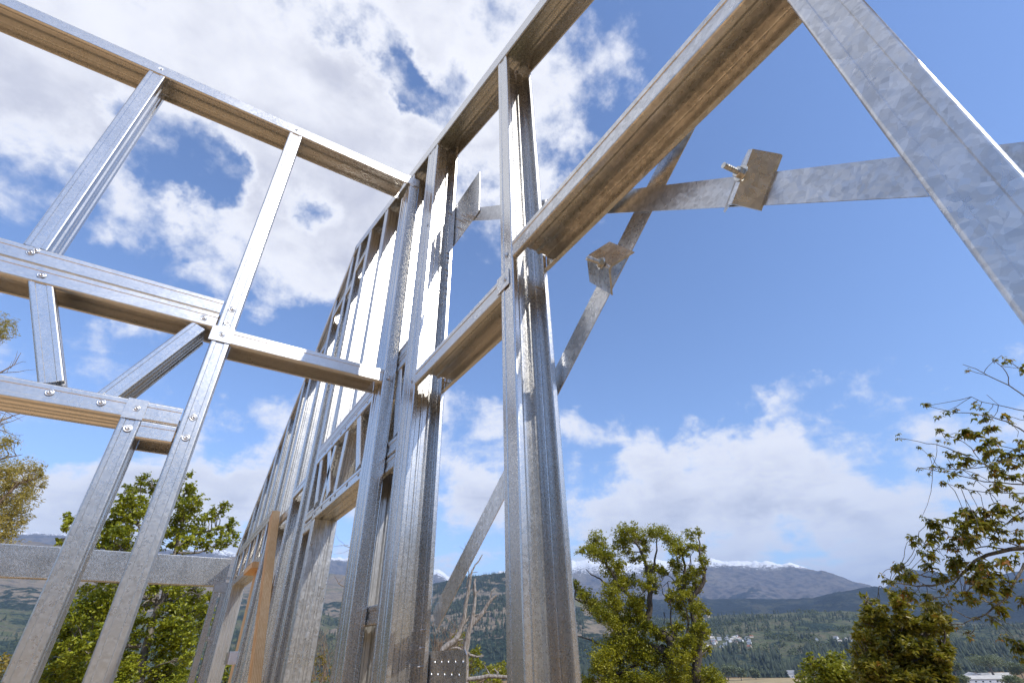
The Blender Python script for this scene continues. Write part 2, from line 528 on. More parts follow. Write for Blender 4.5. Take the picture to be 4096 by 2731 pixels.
# ------------------------------------------------------------------ ground, hills (structure)
def vnoise(x, y, seed=0):
    xi = np.floor(x).astype(np.int64); yi = np.floor(y).astype(np.int64)
    xf = x - xi; yf = y - yi

    def h(a, b):
        n = (a * 374761393 + b * 668265263 + seed * 1442695041) & 0xFFFFFFFF
        n = ((n ^ (n >> 13)) * 1274126177) & 0xFFFFFFFF
        return ((n ^ (n >> 16)) & 0xFFFF) / 65535.0
    u = xf * xf * (3 - 2 * xf); v = yf * yf * (3 - 2 * yf)
    return (h(xi, yi) * (1 - u) + h(xi + 1, yi) * u) * (1 - v) + (h(xi, yi + 1) * (1 - u) + h(xi + 1, yi + 1) * u) * v


def fbm(x, y, oct=5, seed=0, ridged=False):
    s = 0; a = 0.5; t = 0
    for o in range(oct):
        n = vnoise(x * 2 ** o + 17.3 * o, y * 2 ** o - 9.1 * o, seed + o)
        if ridged: n = 1 - np.abs(2 * n - 1)
        s = s + a * n; t += a; a *= 0.5
    return s / t


VALLEY = -38.5


def ground_z(x, y):
    r = np.hypot(x, y)
    t = np.clip((r - 9) / 420.0, 0, 1)
    drop = -0.25 - 38.0 * (1 - (1 - t) ** 2.2)
    rough = (fbm(x / 30, y / 30, 4, 3) - 0.5) * np.clip((r - 12) / 60, 0, 1) * 2.5 * (1 - t * .8)
    back = np.clip((-y / np.maximum(r, .1) - 0.25) / 0.5, 0, 1)          # unseen rise added behind the house, darkens what the steel reflects
    up = np.clip(r - 14, 0, 260) * 0.20 * (1 - np.clip((r - 200) / 400, 0, 1))
    return (np.maximum(drop, VALLEY)) * (1 - back) + back * (up - 0.25) + rough * (t < 1) + np.clip((r - 1250) / 4000, 0, 1) * 30


def land_material(name, grass, rock, forest, lightgreen, snow_lo=None, snow_hi=None, scale=0.004):
    m, nt, b = new_mat(name)
    t = nd(nt, 'ShaderNodeTexCoord'); ob = t.outputs['Object']
    at_ = nd(nt, 'ShaderNodeAttribute', attribute_name='forest')
    n1 = nd(nt, 'ShaderNodeTexNoise', i_Scale=scale, i_Detail=9.0, i_Roughness=0.62); nt.links.new(ob, n1.inputs['Vector'])
    n2 = nd(nt, 'ShaderNodeTexNoise', i_Scale=scale * 7, i_Detail=6.0, i_Roughness=0.65); nt.links.new(ob, n2.inputs['Vector'])
    v = nd(nt, 'ShaderNodeTexVoronoi', i_Scale=scale * 22); nt.links.new(ob, v.inputs['Vector'])
    c = mixc(nt, sstep(nt, n2.outputs['Fac'], 0.42, 0.62), grass, rock)
    c = mixc(nt, mth(nt, 'MULTIPLY', sstep(nt, n1.outputs['Fac'], 0.52, 0.66), 0.7), c, lightgreen)
    ff = mth(nt, 'ADD', at_.outputs['Fac'], mth(nt, 'MULTIPLY', mth(nt, 'SUBTRACT', n1.outputs['Fac'], 0.5), 1.5))
    ff = mth(nt, 'ADD', ff, mth(nt, 'MULTIPLY', mth(nt, 'SUBTRACT', n2.outputs['Fac'], 0.5), 1.3))
    fcol = mixc(nt, sstep(nt, v.outputs['Distance'], 0.1, 0.7), tuple(x * 1.9 for x in forest), tuple(x * 0.8 for x in forest))
    c = mixc(nt, sstep(nt, ff, 0.42, 0.58), c, fcol)
    if snow_lo is not None:
        s = nd(nt, 'ShaderNodeAttribute', attribute_name='snow')
        n3 = nd(nt, 'ShaderNodeTexNoise', i_Scale=scale * 16, i_Detail=5.0, i_Roughness=0.7); nt.links.new(vmth(nt, 'MULTIPLY', ob, (1, 1, 3.0)), n3.inputs['Vector'])
        sn = mth(nt, 'ADD', s.outputs['Fac'], mth(nt, 'MULTIPLY', mth(nt, 'SUBTRACT', n2.outputs['Fac'], 0.5), 2.6))
        sn = mth(nt, 'ADD', sn, mth(nt, 'MULTIPLY', mth(nt, 'SUBTRACT', n3.outputs['Fac'], 0.5), 3.2))
        c = mixc(nt, sstep(nt, sn, snow_lo, snow_hi), c, (0.82, 0.83, 0.86))
    nt.links.new(c, b.inputs['Base Color'])
    b.inputs['Roughness'].default_value = 0.95
    b.inputs['Specular IOR Level'].default_value = 0.1
    bump = nd(nt, 'ShaderNodeBump', i_Strength=0.6, i_Distance=12.0)
    nt.links.new(mth(nt, 'ADD', n2.outputs['Fac'], mth(nt, 'MULTIPLY', v.outputs['Distance'], -0.25)), bump.inputs['Height'])
    nt.links.new(bump.outputs[0], b.inputs['Normal'])
    return m


M_GROUND = land_material('dry_grass_ground', (0.44, 0.29, 0.15), (0.30, 0.21, 0.11), (0.07, 0.09, 0.03), (0.14, 0.16, 0.06), scale=0.05)
M_HILL = land_material('grassy_rock_hill', (0.235, 0.19, 0.135), (0.15, 0.13, 0.105), (0.022, 0.034, 0.022), (0.11, 0.125, 0.06), scale=0.0035)
M_FHILL = land_material('forested_hill', (0.095, 0.11, 0.055), (0.17, 0.145, 0.095), (0.026, 0.040, 0.028), (0.115, 0.145, 0.065), scale=0.006)
M_MTN = land_material('snowy_mountain', (0.15, 0.13, 0.115), (0.06, 0.058, 0.062), (0.025, 0.03, 0.03), (0.21, 0.18, 0.14), snow_lo=0.0, snow_hi=0.5, scale=0.0021)
M_MTN2 = land_material('dark_mountain', (0.045, 0.05, 0.05), (0.055, 0.055, 0.06), (0.02, 0.026, 0.028), (0.05, 0.06, 0.04), scale=0.002)
M_DHILL = land_material('wooded_foothill_cloud_shade', (0.055, 0.06, 0.04), (0.075, 0.07, 0.06), (0.018, 0.025, 0.024), (0.06, 0.07, 0.04), scale=0.004)  # wooded ridge; the clouds' shadow on it is put into these darkened colours


def grid_faces(nr, nc):
    a = np.arange(nr * nc).reshape(nr, nc)
    return np.stack([a[:-1, :-1].ravel(), a[:-1, 1:].ravel(), a[1:, 1:].ravel(), a[1:, :-1].ravel()], 1)


# ground sheet: polar, from under the deck to far beyond the mountains
rr = np.concatenate([np.linspace(0.0, 12, 8), np.geomspace(14, 900, 60), np.linspace(950, 16000, 40)])
aa = np.linspace(-180, 180, 181)
RR, AA = np.meshgrid(rr, np.radians(aa), indexing='ij')
gx, gy = RR * np.sin(AA), RR * np.cos(AA)
gz = ground_z(gx, gy)
ground = tri_mesh('ground', np.stack([gx, gy, gz], -1).reshape(-1, 3), grid_faces(len(rr), len(aa))[:, ::-1], M_GROUND,
                  attr={'forest': (0.30 - 0.25 * (RR < 60)).ravel() - 0.15}, smooth=True, kind='structure')


def ridge(name, az_el, r0, r1, zb, mat, amp, nscale, forest_fn, power=1.15, seed=1, back=1.3, da=0.2, rows=46, snow=None):
    az = np.arange(az_el[0][0], az_el[-1][0] + 1e-6, da)
    el = np.interp(az, [a for a, _ in az_el], [e for _, e in az_el])
    t = np.concatenate([np.linspace(0, 1, rows), np.linspace(1.04, back, 8)])
    T, A = np.meshgrid(t, az, indexing='ij'); E = np.meshgrid(t, el, indexing='ij')[1]
    R_ = r0 + (r1 - r0) * T
    R_ = R_ * (1 + 0.06 * (fbm(A / 9 + seed, A * 0 + seed, 3, seed) - 0.5))
    top = (r1 * np.tan(np.radians(E)) + CAM_H)
    x, y = R_ * np.sin(np.radians(A)), R_ * np.cos(np.radians(A))
    prof = np.where(T <= 1, np.clip(T, 0, 1) ** power, 1 - (T - 1) * 2.0)
    # gullies running down the slope and broad shoulders
    n = fbm(x / nscale, y / nscale, 6, seed, True) - 0.55
    n2 = fbm(x / (nscale * 2.7), y / (nscale * 2.7), 4, seed + 9) - 0.5
    win = np.clip(np.minimum(T / 0.25, 1), 0, 1) * np.clip((1.0 - T) / 0.16, 0.10, 1)
    win = np.where(T > 1, 0.5, win)
    z = zb + (top - zb) * prof + (amp * n + amp * 1.6 * n2) * win
    z = z + amp * 0.16 * (fbm(A * 2.3, T * 0 + seed, 5, seed + 4) - 0.5) * np.clip((T - 0.8) / .2, 0, 1)
    fr = forest_fn(T, A, x, y)
    att = {'forest': fr.ravel()}
    if snow is not None:
        band = np.interp(A, [q for q, _ in snow], [q for _, q in snow])
        att['snow'] = ((z - (top - band)) / np.maximum(band, 60) * 1.2).ravel()
    return tri_mesh(name, np.stack([x, y, z], -1).reshape(-1, 3), grid_faces(len(t), len(az)), mat, attr=att, smooth=True, kind='structure')


S_EL = [(-60, 8.6), (-30, 8.9), (-11.8, 9.05), (-10.4, 9.3), (-8.8, 9.4), (-6, 9.0), (0, 8.7), (1.6, 9.05), (2.6, 9.25), (3.6, 9.05), (4.9, 8.7), (8, 8.3), (11, 8.8), (14.2, 9.0), (17, 9.2), (21, 8.5),
        (24.3, 8.0), (25.2, 7.73), (26.2, 7.03), (28, 6.6), (30.8, 7.5), (31.7, 7.75), (34, 8.2), (37, 8.5), (39.2, 8.6), (42, 8.4), (44.5, 8.1), (47, 8.3), (50.6, 7.75), (53, 7.88), (55.1, 7.39), (56.7, 7.26), (58.4, 6.99),
        (59.6, 6.64), (60.3, 6.6), (61.3, 6.18), (62.3, 5.73), (63.7, 5.54), (64.7, 5.05), (66.2, 4.45), (68, 3.6), (72, 2.5), (76, 1.2)]
ridge('snowy_mountain', S_EL, 5200, 9000, 120, M_MTN, 330, 1300, lambda T, A, x, y: 0.75 - T * 0.95, power=1.25, seed=5, rows=80, da=0.12,
      snow=[(-60, 20), (-12, 35), (-6, 20), (0, 40), (3, 200), (6, 60), (13, 60), (22, 190), (27, 120), (31, 160), (38, 330), (44, 300), (50, 240), (53, 200), (58, 170), (61, 60), (64, -100), (76, -200)])
T_EL = [(62, 1.0), (64, 2.6), (66.5, 3.9), (67.5, 4.47), (68.6, 5.17), (69.7, 5.36), (70.9, 5.15), (72, 4.75), (73.5, 4.45), (76.5, 4.69), (80, 5.2), (86, 5.6), (95, 5.0), (120, 4.6)]
ridge('blue_mountain', T_EL, 5000, 7600, -20, M_MTN2, 150, 900, lambda T, A, x, y: 0.75 - 0.3 * T, seed=12)
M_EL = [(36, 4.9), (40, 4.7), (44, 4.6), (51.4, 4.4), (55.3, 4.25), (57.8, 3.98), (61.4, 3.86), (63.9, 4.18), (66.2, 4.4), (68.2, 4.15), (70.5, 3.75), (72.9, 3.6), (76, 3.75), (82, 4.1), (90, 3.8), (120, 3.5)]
ridge('foothill_cloud_shade', M_EL, 2700, 4400, VALLEY + 20, M_DHILL, 90, 520, lambda T, A, x, y: 0.78 - 0.18 * T + 0.0 * A, seed=21)
B_EL = [(-60, 8.6), (-30, 8.7), (-11.7, 8.7), (-8.8, 8.72), (-4, 8.3), (1, 8.2), (4.4, 8.7), (8, 8.4), (11, 7.8), (14.1, 7.5), (18, 7.0), (22, 6.2), (26, 5.2), (30, 4.0)]
ridge('brown_hill', B_EL, 1900, 4200, VALLEY + 20, M_HILL, 120, 640, lambda T, A, x, y: 0.72 - 1.55 * np.clip(T - 0.25, 0, 0.42), power=1.1, seed=33)
C_EL = [(12, 4.6), (16, 5.2), (20, 6.1), (24.3, 6.6), (25.7, 6.9), (27.8, 7.15), (29.9, 7.4), (31.6, 7.5), (33.5, 7.35), (36, 6.6), (38.5, 5.6), (41, 4.8), (45, 3.6), (50, 2.2)]
ridge('rocky_hill', C_EL, 1450, 2900, VALLEY + 12, M_HILL, 80, 420,
      lambda T, A, x, y: 0.62 - 0.55 * np.exp(-((T - 0.72) / 0.09) ** 2) - 0.32 * np.exp(-((T - 0.28) / 0.08) ** 2), power=1.05, seed=44)
F_EL = [(-60, 3.8), (-20, 4.0), (-8.6, 3.9), (0, 3.9), (4, 4.2), (9, 4.4), (13, 4.2), (16, 3.2), (20, 1.8), (24, 0.9), (30, 0.5), (35, 1.0), (39, 2.4), (43, 2.7), (47, 2.85), (51.1, 2.9), (54.9, 2.9), (59.9, 2.75), (63.3, 2.68),
        (66, 2.5), (69, 1.9), (72, 1.35), (76, 1.2), (90, 1.3), (120, 1.2)]
ridge('forested_hill', F_EL, 1320, 2250, VALLEY + 4, M_FHILL, 38, 260, lambda T, A, x, y: 0.45 + 0.0 * T, power=0.95, seed=55, da=0.25)

# field in the valley
M_FIELD = plain('dry_field', (0.36, 0.27, 0.13), 0.95, 0.0, 0.18, 0.06)
fa, fr_ = np.radians(np.linspace(50.8, 60.6, 14)), np.linspace(900, 1085, 8)
FR, FA = np.meshgrid(fr_, fa, indexing='ij')
fx, fy = FR * np.sin(FA), FR * np.cos(FA)
tri_mesh('field', np.stack([fx, fy, ground_z(fx, fy) + 0.35], -1).reshape(-1, 3), grid_faces(8, 14)[:, ::-1], M_FIELD, kind='structure')

# haze: one closed box round the camera, the ground and the mountains
hm = bpy.data.materials.new('haze_air'); hm.use_nodes = True
ht = hm.node_tree; ht.nodes.clear()
ho = nd(ht, 'ShaderNodeOutputMaterial')
hv = nd(ht, 'ShaderNodeVolumePrincipled')
hv.inputs['Color'].default_value = (0.42, 0.62, 1.0, 1); hv.inputs['Density'].default_value = 7.2e-5
ht.links.new(hv.outputs[0], ho.inputs['Volume'])
v, f = box_pts((-16800, -16800, -45), (16800, 16800, 1950))
mesh_obj('haze', v, f, hm, kind='stuff')

# ------------------------------------------------------------------ deck
boxU('floor', (-8.5, -6.0, -4.10), (1.30, 12.6, -4.0), M_OSB, kind='structure')

# ------------------------------------------------------------------ wall B: gable wall frame that runs away from the camera
FLOOR = -4.0
X0, XW = 1.0, 1.0 + W_
RIDGE_Y, SL1, SL2 = 5.80, 0.373, -0.546
Z_R0 = 3.195


def roof(y): return Z_R0 + SL1 * y if y < RIDGE_Y else Z_R0 + SL1 * RIDGE_Y + SL2 * (y - RIDGE_Y)


WB = thing('steel_wall_frame', 'long galvanised steel gable wall frame with strap bracing, running away to the left', 'wall frame', tuple(P(1.11, 6, FLOOR)))


def stud(parent, y0, z0, z1, open_near=True, x0=X0, mat=None, name='stud', **kw):
    """stud of the gable wall; flanges look to -x and +x"""
    if open_near:
        return member(name, (x0, y0 + F_, z0), (x0, y0 + F_, z1), (1, 0, 0), (0, -1, 0), parent, mat, **kw)
    return member(name, (x0, y0, z0), (x0, y0, z1), (1, 0, 0), (0, 1, 0), parent, mat, **kw)


def rail(parent, y0, y1, z, opening, name='noggin', x0=X0, mat=None, zz1=None, **kw):
    """horizontal member along the gable wall; z is the height of its web"""
    return member(name, (x0, y0, z), (x0, y1, z if zz1 is None else zz1), (1, 0, 0), (0, 0, -1 if opening == 'down' else 1), parent, mat, **kw)


EPS = 0.004


def z_in(y): return roof(y) - 0.010


# studs
sR = stud(WB, -0.022, FLOOR + .01, roof(-0.022) - .01, mat=M_STEEL2)
sA = stud(WB, 1.502, FLOOR + .01, z_in(1.502))
sB = stud(WB, 2.712, FLOOR + .01, z_in(2.712))
sB2 = stud(WB, 2.827, FLOOR + .01, z_in(2.827), open_near=False)
s3 = stud(WB, 3.325, 2.006, z_in(3.325))
stud(WB, 3.325, FLOOR + .01, 1.150)
stud(WB, -1.55, FLOOR + .01, roof(-1.55) - .01)
for y in (4.22, 4.94): stud(WB, y, 2.006, z_in(y))
for y in (5.49, 5.88): stud(WB, y, FLOOR + .01, min(z_in(y), z_in(y + F_)))
for y in (6.57, 7.42): stud(WB, y, FLOOR + .01, z_in(y + F_) - .01)
stud(WB, 8.02, FLOOR + .01, z_in(8.13) - .01)
for y in (8.75, 9.4, 10.05, 10.7): stud(WB, y, 1.956, z_in(y + F_) - .01)
stud(WB, 11.58, FLOOR + .01, z_in(11.69) - .01)
stud(WB, 11.95, FLOOR + .01, z_in(12.06) - .01)
# jack studs, their webs look towards the camera
j1 = member('stud', (X0, 5.06, FLOOR + .01), (X0, 5.06, 1.15), (1, 0, 0), (0, 1, 0), WB, M_STEEL2)
j2 = member('stud', (X0, 11.28, FLOOR + .01), (X0, 11.28, 1.255), (1, 0, 0), (0, 1, 0), WB)
j3 = member('stud', (X0, 8.135, FLOOR + .01), (X0, 8.135, 1.22), (1, 0, 0), (0, 1, 0), WB)

# top tracks: one along each slope of the roof
for y0, y1, sl in ((-2.2, RIDGE_Y, SL1), (RIDGE_Y + .002, 12.12, SL2)):
    k = 1 / math.hypot(1, sl)
    member('top_track', (X0 - .006, y0, roof(y0 + 1e-6) if sl > 0 else roof(y0)), (X0 - .006, y1, roof(y1 - 1e-6)), (1, 0, 0), (0, sl * k, -k), WB, W=W_ + .012, F=0.112, lip=0.012, ribs=True, crease=False)
member('bottom_track', (X0 - .006, -2.2, FLOOR + .002), (X0 - .006, 2.94, FLOOR + .002), (1, 0, 0), (0, 0, 1), WB, W=W_ + .012, F=0.10, lip=0)
member('bottom_track', (X0 - .006, 5.06, FLOOR + .002), (X0 - .006, 12.1, FLOOR + .002), (1, 0, 0), (0, 0, 1), WB, W=W_ + .012, F=0.10, lip=0)

# noggins between the near studs
n1 = rail(WB, 1.616, 2.708, 1.622, 'down')
n2 = rail(WB, 0.092, 1.497, 1.790, 'down', mat=M_STEEL2)
n3 = rail(WB, -1.435, -0.028, 1.720, 'down')
boxU('flange_tab', (0.9925, 1.528, 1.525), (0.9965, 1.640, 1.623), M_STEEL, n1)
screw((0.992, 1.560, 1.572), (-1, 0, 0), n1); screw((0.9995, 1.560, 1.735), (-1, 0, 0), sA)
tip((1.2135, 1.555, 1.60), (-1, 0, 0), sA); tip((1.2135, 1.45, 1.73), (-1, 0, 0), n2); tip((1.2135, 2.66, 1.56), (-1, 0, 0), n1)
screw((0.999, 2.765, 1.57), (-1, 0, 0), sB); screw((0.999, 2.765, 3.05), (-1, 0, 0), sB)
tip((1.2135, 2.77, 3.30), (-1, 0, 0), sB)
# gable noggins
rail(WB, 5.05, 5.488, 4.69, 'down'); rail(WB, 5.60, 5.878, 4.52, 'down'); rail(WB, 5.99, 6.568, 4.56, 'down'); rail(WB, 6.68, 7.415, 4.1, 'down')
# noggins left of the door
rail(WB, 5.992, 6.568, 1.81, 'down'); rail(WB, 6.682, 7.418, 1.64, 'down'); rail(WB, 7.532, 8.018, 1.62, 'down')

# truss header over the door
c1 = rail(WB, 2.94, 5.487, 2.002, 'down', name='header_chord', F=0.099)
c2 = rail(WB, 2.94, 5.487, 1.802, 'up', name='header_chord', F=0.097)
c3 = rail(WB, 3.326, 5.175, 1.155, 'up', name='header_chord', F=0.098)
for z0, z1, y0, y1 in ((1.03, 1.13, 2.94, 3.32), (1.14, 1.25, 2.94, 3.32), (1.08, 1.18, 5.18, 5.487), (1.20, 1.29, 5.18, 5.487), (0.165, 0.262, 2.94, 3.32)):
    rail(WB, y0, y1, z1, 'down', F=z1 - z0)


def web_member(parent, y0, z0, y1, z1, x0=X0 + .006, W=W_ - .012, fl=0.098):
    d = np.array([0, y1 - y0, z1 - z0]); d = d / np.linalg.norm(d)
    v = np.array([0, -d[2], d[1]])          # perpendicular, in the wall plane
    if v[1] > 0: v = -v
    return member('header_web', (x0, y0, z0), (x0, y1, z1), (1, 0, 0), v, parent, W=W, F=fl, lip=0.02, crease=False)


for a in ((3.86, 1.262, 4.08, 1.80), (4.50, 1.262, 4.42, 1.80), (4.74, 1.262, 5.05, 1.80), (5.22, 1.30, 5.36, 1.80), (3.72, 1.262, 3.60, 1.80), (4.98, 1.262, 4.80, 1.80), (3.03, 1.255, 3.13, 1.80)):
    web_member(WB, *a)
for i, y in enumerate((3.75, 4.05, 4.40, 4.55, 4.85, 5.1)):
    screw((0.999, y, 1.21), (-1, 0, 0), c3, .8); screw((0.999, y + .05, 1.85), (-1, 0, 0), c2, .8)

# truss header over the far window opening
h1 = rail(WB, 8.135, 11.575, 1.950, 'down', name='header_chord', F=0.082)
h2 = rail(WB, 8.135, 11.575, 1.782, 'up', name='header_chord', F=0.080)
h3 = rail(WB, 8.135, 11.40, 1.225, 'up', name='header_chord', F=0.095)
yy = 8.45
k = 0
while yy < 11.3:
    if k % 2 == 0: web_member(WB, yy, 1.325, yy + .10, 1.78)
    else: web_member(WB, yy + .20, 1.325, yy - .04, 1.78)
    yy += 0.40; k += 1

# strap bracing on the outer face
def strap(pa, pb, wid, x, name='brace_strap'):
    a = np.array(pa); b = np.array(pb); d = (b - a) / np.linalg.norm(b - a); n = np.array([-d[1], d[0]]) * wid / 2
    L = np.linalg.norm(b - a)
    out = [(0, -wid / 2), (L, -wid / 2), (L, wid / 2), (0, wid / 2)]
    return poly_plate(name, out, [], (x, a[0], a[1]), (0, d[0], d[1]), (0, -d[1], d[0]), (1, 0, 0), .004, M_STEEL2, WB), d


st1, d1 = strap((2.62, 3.160), (-1.35, -0.35), 0.108, 1.2340)
st2, d2 = strap((2.715, 0.170), (-1.2, 3.09), 0.110, 1.2410)
rect = lambda y0, y1, z0, z1, c: [(y0 + c, z0), (y1 - c, z0), (y1, z0 + c), (y1, z1 - c), (y1 - c, z1), (y0 + c, z1), (y0, z1 - c), (y0, z0 + c)]
g_holes = [circle(2.30 + .05 + .075 * i + (.035 if j % 2 else 0), 3.30 - .062 * j, .006) for i in range(5) for j in range(7)]
ga = poly_plate('gusset_plate', rect(2.284, 2.79, 2.885, 3.37, .012), g_holes, (1.2262, 0, 0), (0, 1, 0), (0, 0, 1), (1, 0, 0), .004, M_STEEL, WB)
g_holes2 = [circle(2.345 + .075 * i + (.035 if j % 2 else 0), -0.008 - .050 * j, .0085) for i in range(5) for j in range(7)]
gb = poly_plate('gusset_plate', rect(2.318, 2.79, -0.50, 0.035, .02), g_holes2, (1.2262, 0, 0), (0, 1, 0), (0, 0, 1), (1, 0, 0), .004, M_STEEL2, WB)
for i in range(9):
    tip((1.216, 2.735 + (i % 3) * .012, 2.32 + i * .062), (-1, 0, 0), sB)
for i, (y, z) in enumerate(((2.62, 3.10), (2.56, 3.02), (2.52, 3.05), (2.47, 2.95), (2.43, 2.97), (2.60, 2.98), (2.40, 2.92), (2.36, 2.9))):
    tip((1.226, y, z), (-1, 0, 0), st1)
for i in range(5): tip((1.216, 2.745, 0.13 - i * .08), (-1, 0, 0), sB)


def bolt_mesh():
    n = 12; prof = [(0.0, 0.036)]
    z = 0.036
    v, f = [], []
    rings = []
    for k in range(17): rings.append((0.0042 if k % 2 else 0.0049, 0.036 - k * 0.0022))
    rings += [(0.0049, -0.004)]
    for r, zq in rings:
        for i in range(n):
            a = 2 * math.pi * i / n; v.append((r * math.cos(a), r * math.sin(a), zq))
    for k in range(len(rings) - 1):
        for i in range(n): f.append((k * n + i, (k + 1) * n + i, (k + 1) * n + (i + 1) % n, k * n + (i + 1) % n))
    f.append(tuple(range(n)))
    me = bpy.data.meshes.new('bolt'); me.from_pydata(v, [], f); me.update(); me.materials.append(M_BOLT); return me


def prism_mesh(name, n, r, z0, z1, ch):
    v, f = [], []
    for rr, z in ((r, z0), (r, z1 - ch), (r - ch, z1)):
        for i in range(n):
            a = 2 * math.pi * i / n; v.append((rr * math.cos(a), rr * math.sin(a), z))
    for k in range(2):
        for i in range(n): f.append((k * n + i, k * n + (i + 1) % n, (k + 1) * n + (i + 1) % n, (k + 1) * n + i))
    f.append(tuple(2 * n + i for i in range(n)))
    me = bpy.data.meshes.new(name); me.from_pydata(v, [], f); me.update(); me.materials.append(M_BOLT); return me


BOLT, NUT, WASHER = bolt_mesh(), prism_mesh('nut', 6, .0095, 0.0022, .0095, .001), prism_mesh('washer', 20, .0135, 0, .0022, .0005)


def clamp(cy, cz, d, parent, xb, across, flap, rise, n_off):
    """tension clamp: plate folded over the strap, ridge across it, with a threaded bolt"""
    e = np.array([0, d[0], d[1]]); w = np.array([0, -d[1], d[0]])
    c = np.array([xb, cy, cz])
    th = 0.010
    ridge_p = c - np.array([rise, 0, 0])
    prof = [c + e * flap, ridge_p + e * .008, ridge_p - e * .008, c - e * flap]
    up = np.array([-th, 0, 0])
    vs, fs = [], []
    for q in prof:
        for s in (-1, 1):
            for hgt in (0, 1):
                vs.append(P(*(q + w * s * across / 2 + up * hgt)))
    for k in range(3):
        a = k * 4; b = a + 4
        fs += [(a, a + 2, b + 2, b), (a + 1, b + 1, b + 3, a + 3), (a, b, b + 1, a + 1), (a + 2, a + 3, b + 3, b + 2)]
    fs += [(0, 1, 3, 2), (12, 14, 15, 13)]
    uv = []
    for fc in fs:
        for i in fc: uv.append((float(vs[i][1]), float(vs[i][2])))
    o = mesh_obj('tension_clamp', vs, fs, M_STEEL2, parent, uv)
    bp = ridge_p + w * n_off - np.array([th + .001, 0, 0])
    for nm, me in (('washer', WASHER), ('nut', NUT), ('bolt', BOLT)):
        b = bpy.data.objects.new(nm, me); COL.objects.link(b); b.parent = parent
        b.location = tuple(P(*bp)); b.rotation_mode = 'QUATERNION'
        b.scale = (.8, .8, .8)
        b.rotation_quaternion = Vector((-1, 0.15, 0.05)).to_track_quat('Z', 'Y')
    return o


clamp(0.442, 1.256, d1, st1, 1.235, .180, .070, .055, -0.01)
clamp(1.085, 1.395, d2, st2, 1.238, .190, .098, .068, 0.03)

# ------------------------------------------------------------------ wall A: partition frame across the view
YA = 3.1
YB = YA + W_
WA = thing('steel_partition_frame', 'galvanised steel partition frame with truss header over an opening, meeting the gable wall', 'wall frame', tuple(P(-0.6, YA, FLOOR)))


def studA(x0, z0, z1, web_right=True, wid=0.10, name='stud', mat=None, yo=0.0):
    if web_right:
        return member(name, (x0 + wid, YA + yo, z0), (x0 + wid, YA + yo, z1), (0, 1, 0), (-1, 0, 0), WA, mat, F=wid)
    return member(name, (x0, YA + yo, z0), (x0, YA + yo, z1), (0, 1, 0), (1, 0, 0), WA, mat, F=wid)


def railA(xa, za, xb, zb, opening, fl, name='noggin', yo=0.0, W=W_, **kw):
    d = np.array([xb - xa, 0, zb - za]); d = d / np.linalg.norm(d)
    v = np.array([d[2], 0, -d[0]]) if opening == 'down' else np.array([-d[2], 0, d[0]])
    return member(name, (xa, YA + yo, za), (xb, YA + yo, zb), (0, 1, 0), v, WA, F=fl, W=W, **kw)


tkA = railA(-5.5, 3.852, 0.868, 3.957, 'down', 0.108, 'top_track', yo=-.006, W=W_ + .012, lip=0.012, crease=False)
tz = lambda x: 3.852 + (x + 5.5) / 6.368 * 0.105
boxU('flange_tab', (0.870, 3.089, 3.853), (0.992, 3.0935, 3.955), M_STEEL, tkA)
screw((0.935, 3.0885, 3.905), (0, -1, 0), tkA)
aD1 = studA(-1.212, 1.995, tz(-1.2) - .012, wid=0.105)
aC = studA(-0.197, FLOOR + .01, tz(-.2) - .012, wid=0.102)
aD = studA(-0.462, FLOOR + .01, 1.115, wid=0.094)
boxU('flange_tab', (-0.462, YA - .0085, 1.112), (-0.368, YA - .0045, 1.225), M_STEEL, aD)
aE = studA(0.902, FLOOR + .01, 3.85, web_right=False, wid=0.092)
studA(-4.2, FLOOR + .01, tz(-4.2) - .012); studA(-2.6, 1.995, tz(-2.6) - .012)
studA(-3.3, FLOOR + .01, 1.115)
mA1 = railA(-5.5, 1.885, -0.205, 1.888, 'up', 0.105, 'header_chord')
mA2 = railA(-5.5, 1.882, -0.205, 1.884, 'down', 0.104, 'header_chord')
lA = railA(-4.1, 1.118, -0.204, 1.118, 'up', 0.104, 'header_chord')
railA(-0.366, 1.113, -0.204, 1.113, 'down', 0.096)
nA = railA(-0.092, 1.795, 0.898, 1.795, 'down', 0.104)
boxU('flange_tab', (-0.215, YA - .0085, 1.690), (-0.091, YA - .0045, 1.795), M_STEEL, nA)


def webA(p_top, p_bot, wid, right_web):
    a = np.array([p_bot[0], 0, p_bot[1]]); b = np.array([p_top[0], 0, p_top[1]]); d = (b - a) / np.linalg.norm(b - a)
    v = np.array([d[2], 0, -d[0]])
    if v[0] < 0: v = -v
    yo = .006
    if right_web:
        o = np.array([0, YA + yo, 0]) + v * wid
        return member('header_web', a + o, b + o, (0, 1, 0), -v, WA, W=W_ - .012, F=wid, lip=.02)
    o = np.array([0, YA + yo, 0])
    return member('header_web', a + o, b + o, (0, 1, 0), v, WA, W=W_ - .012, F=wid, lip=.02)


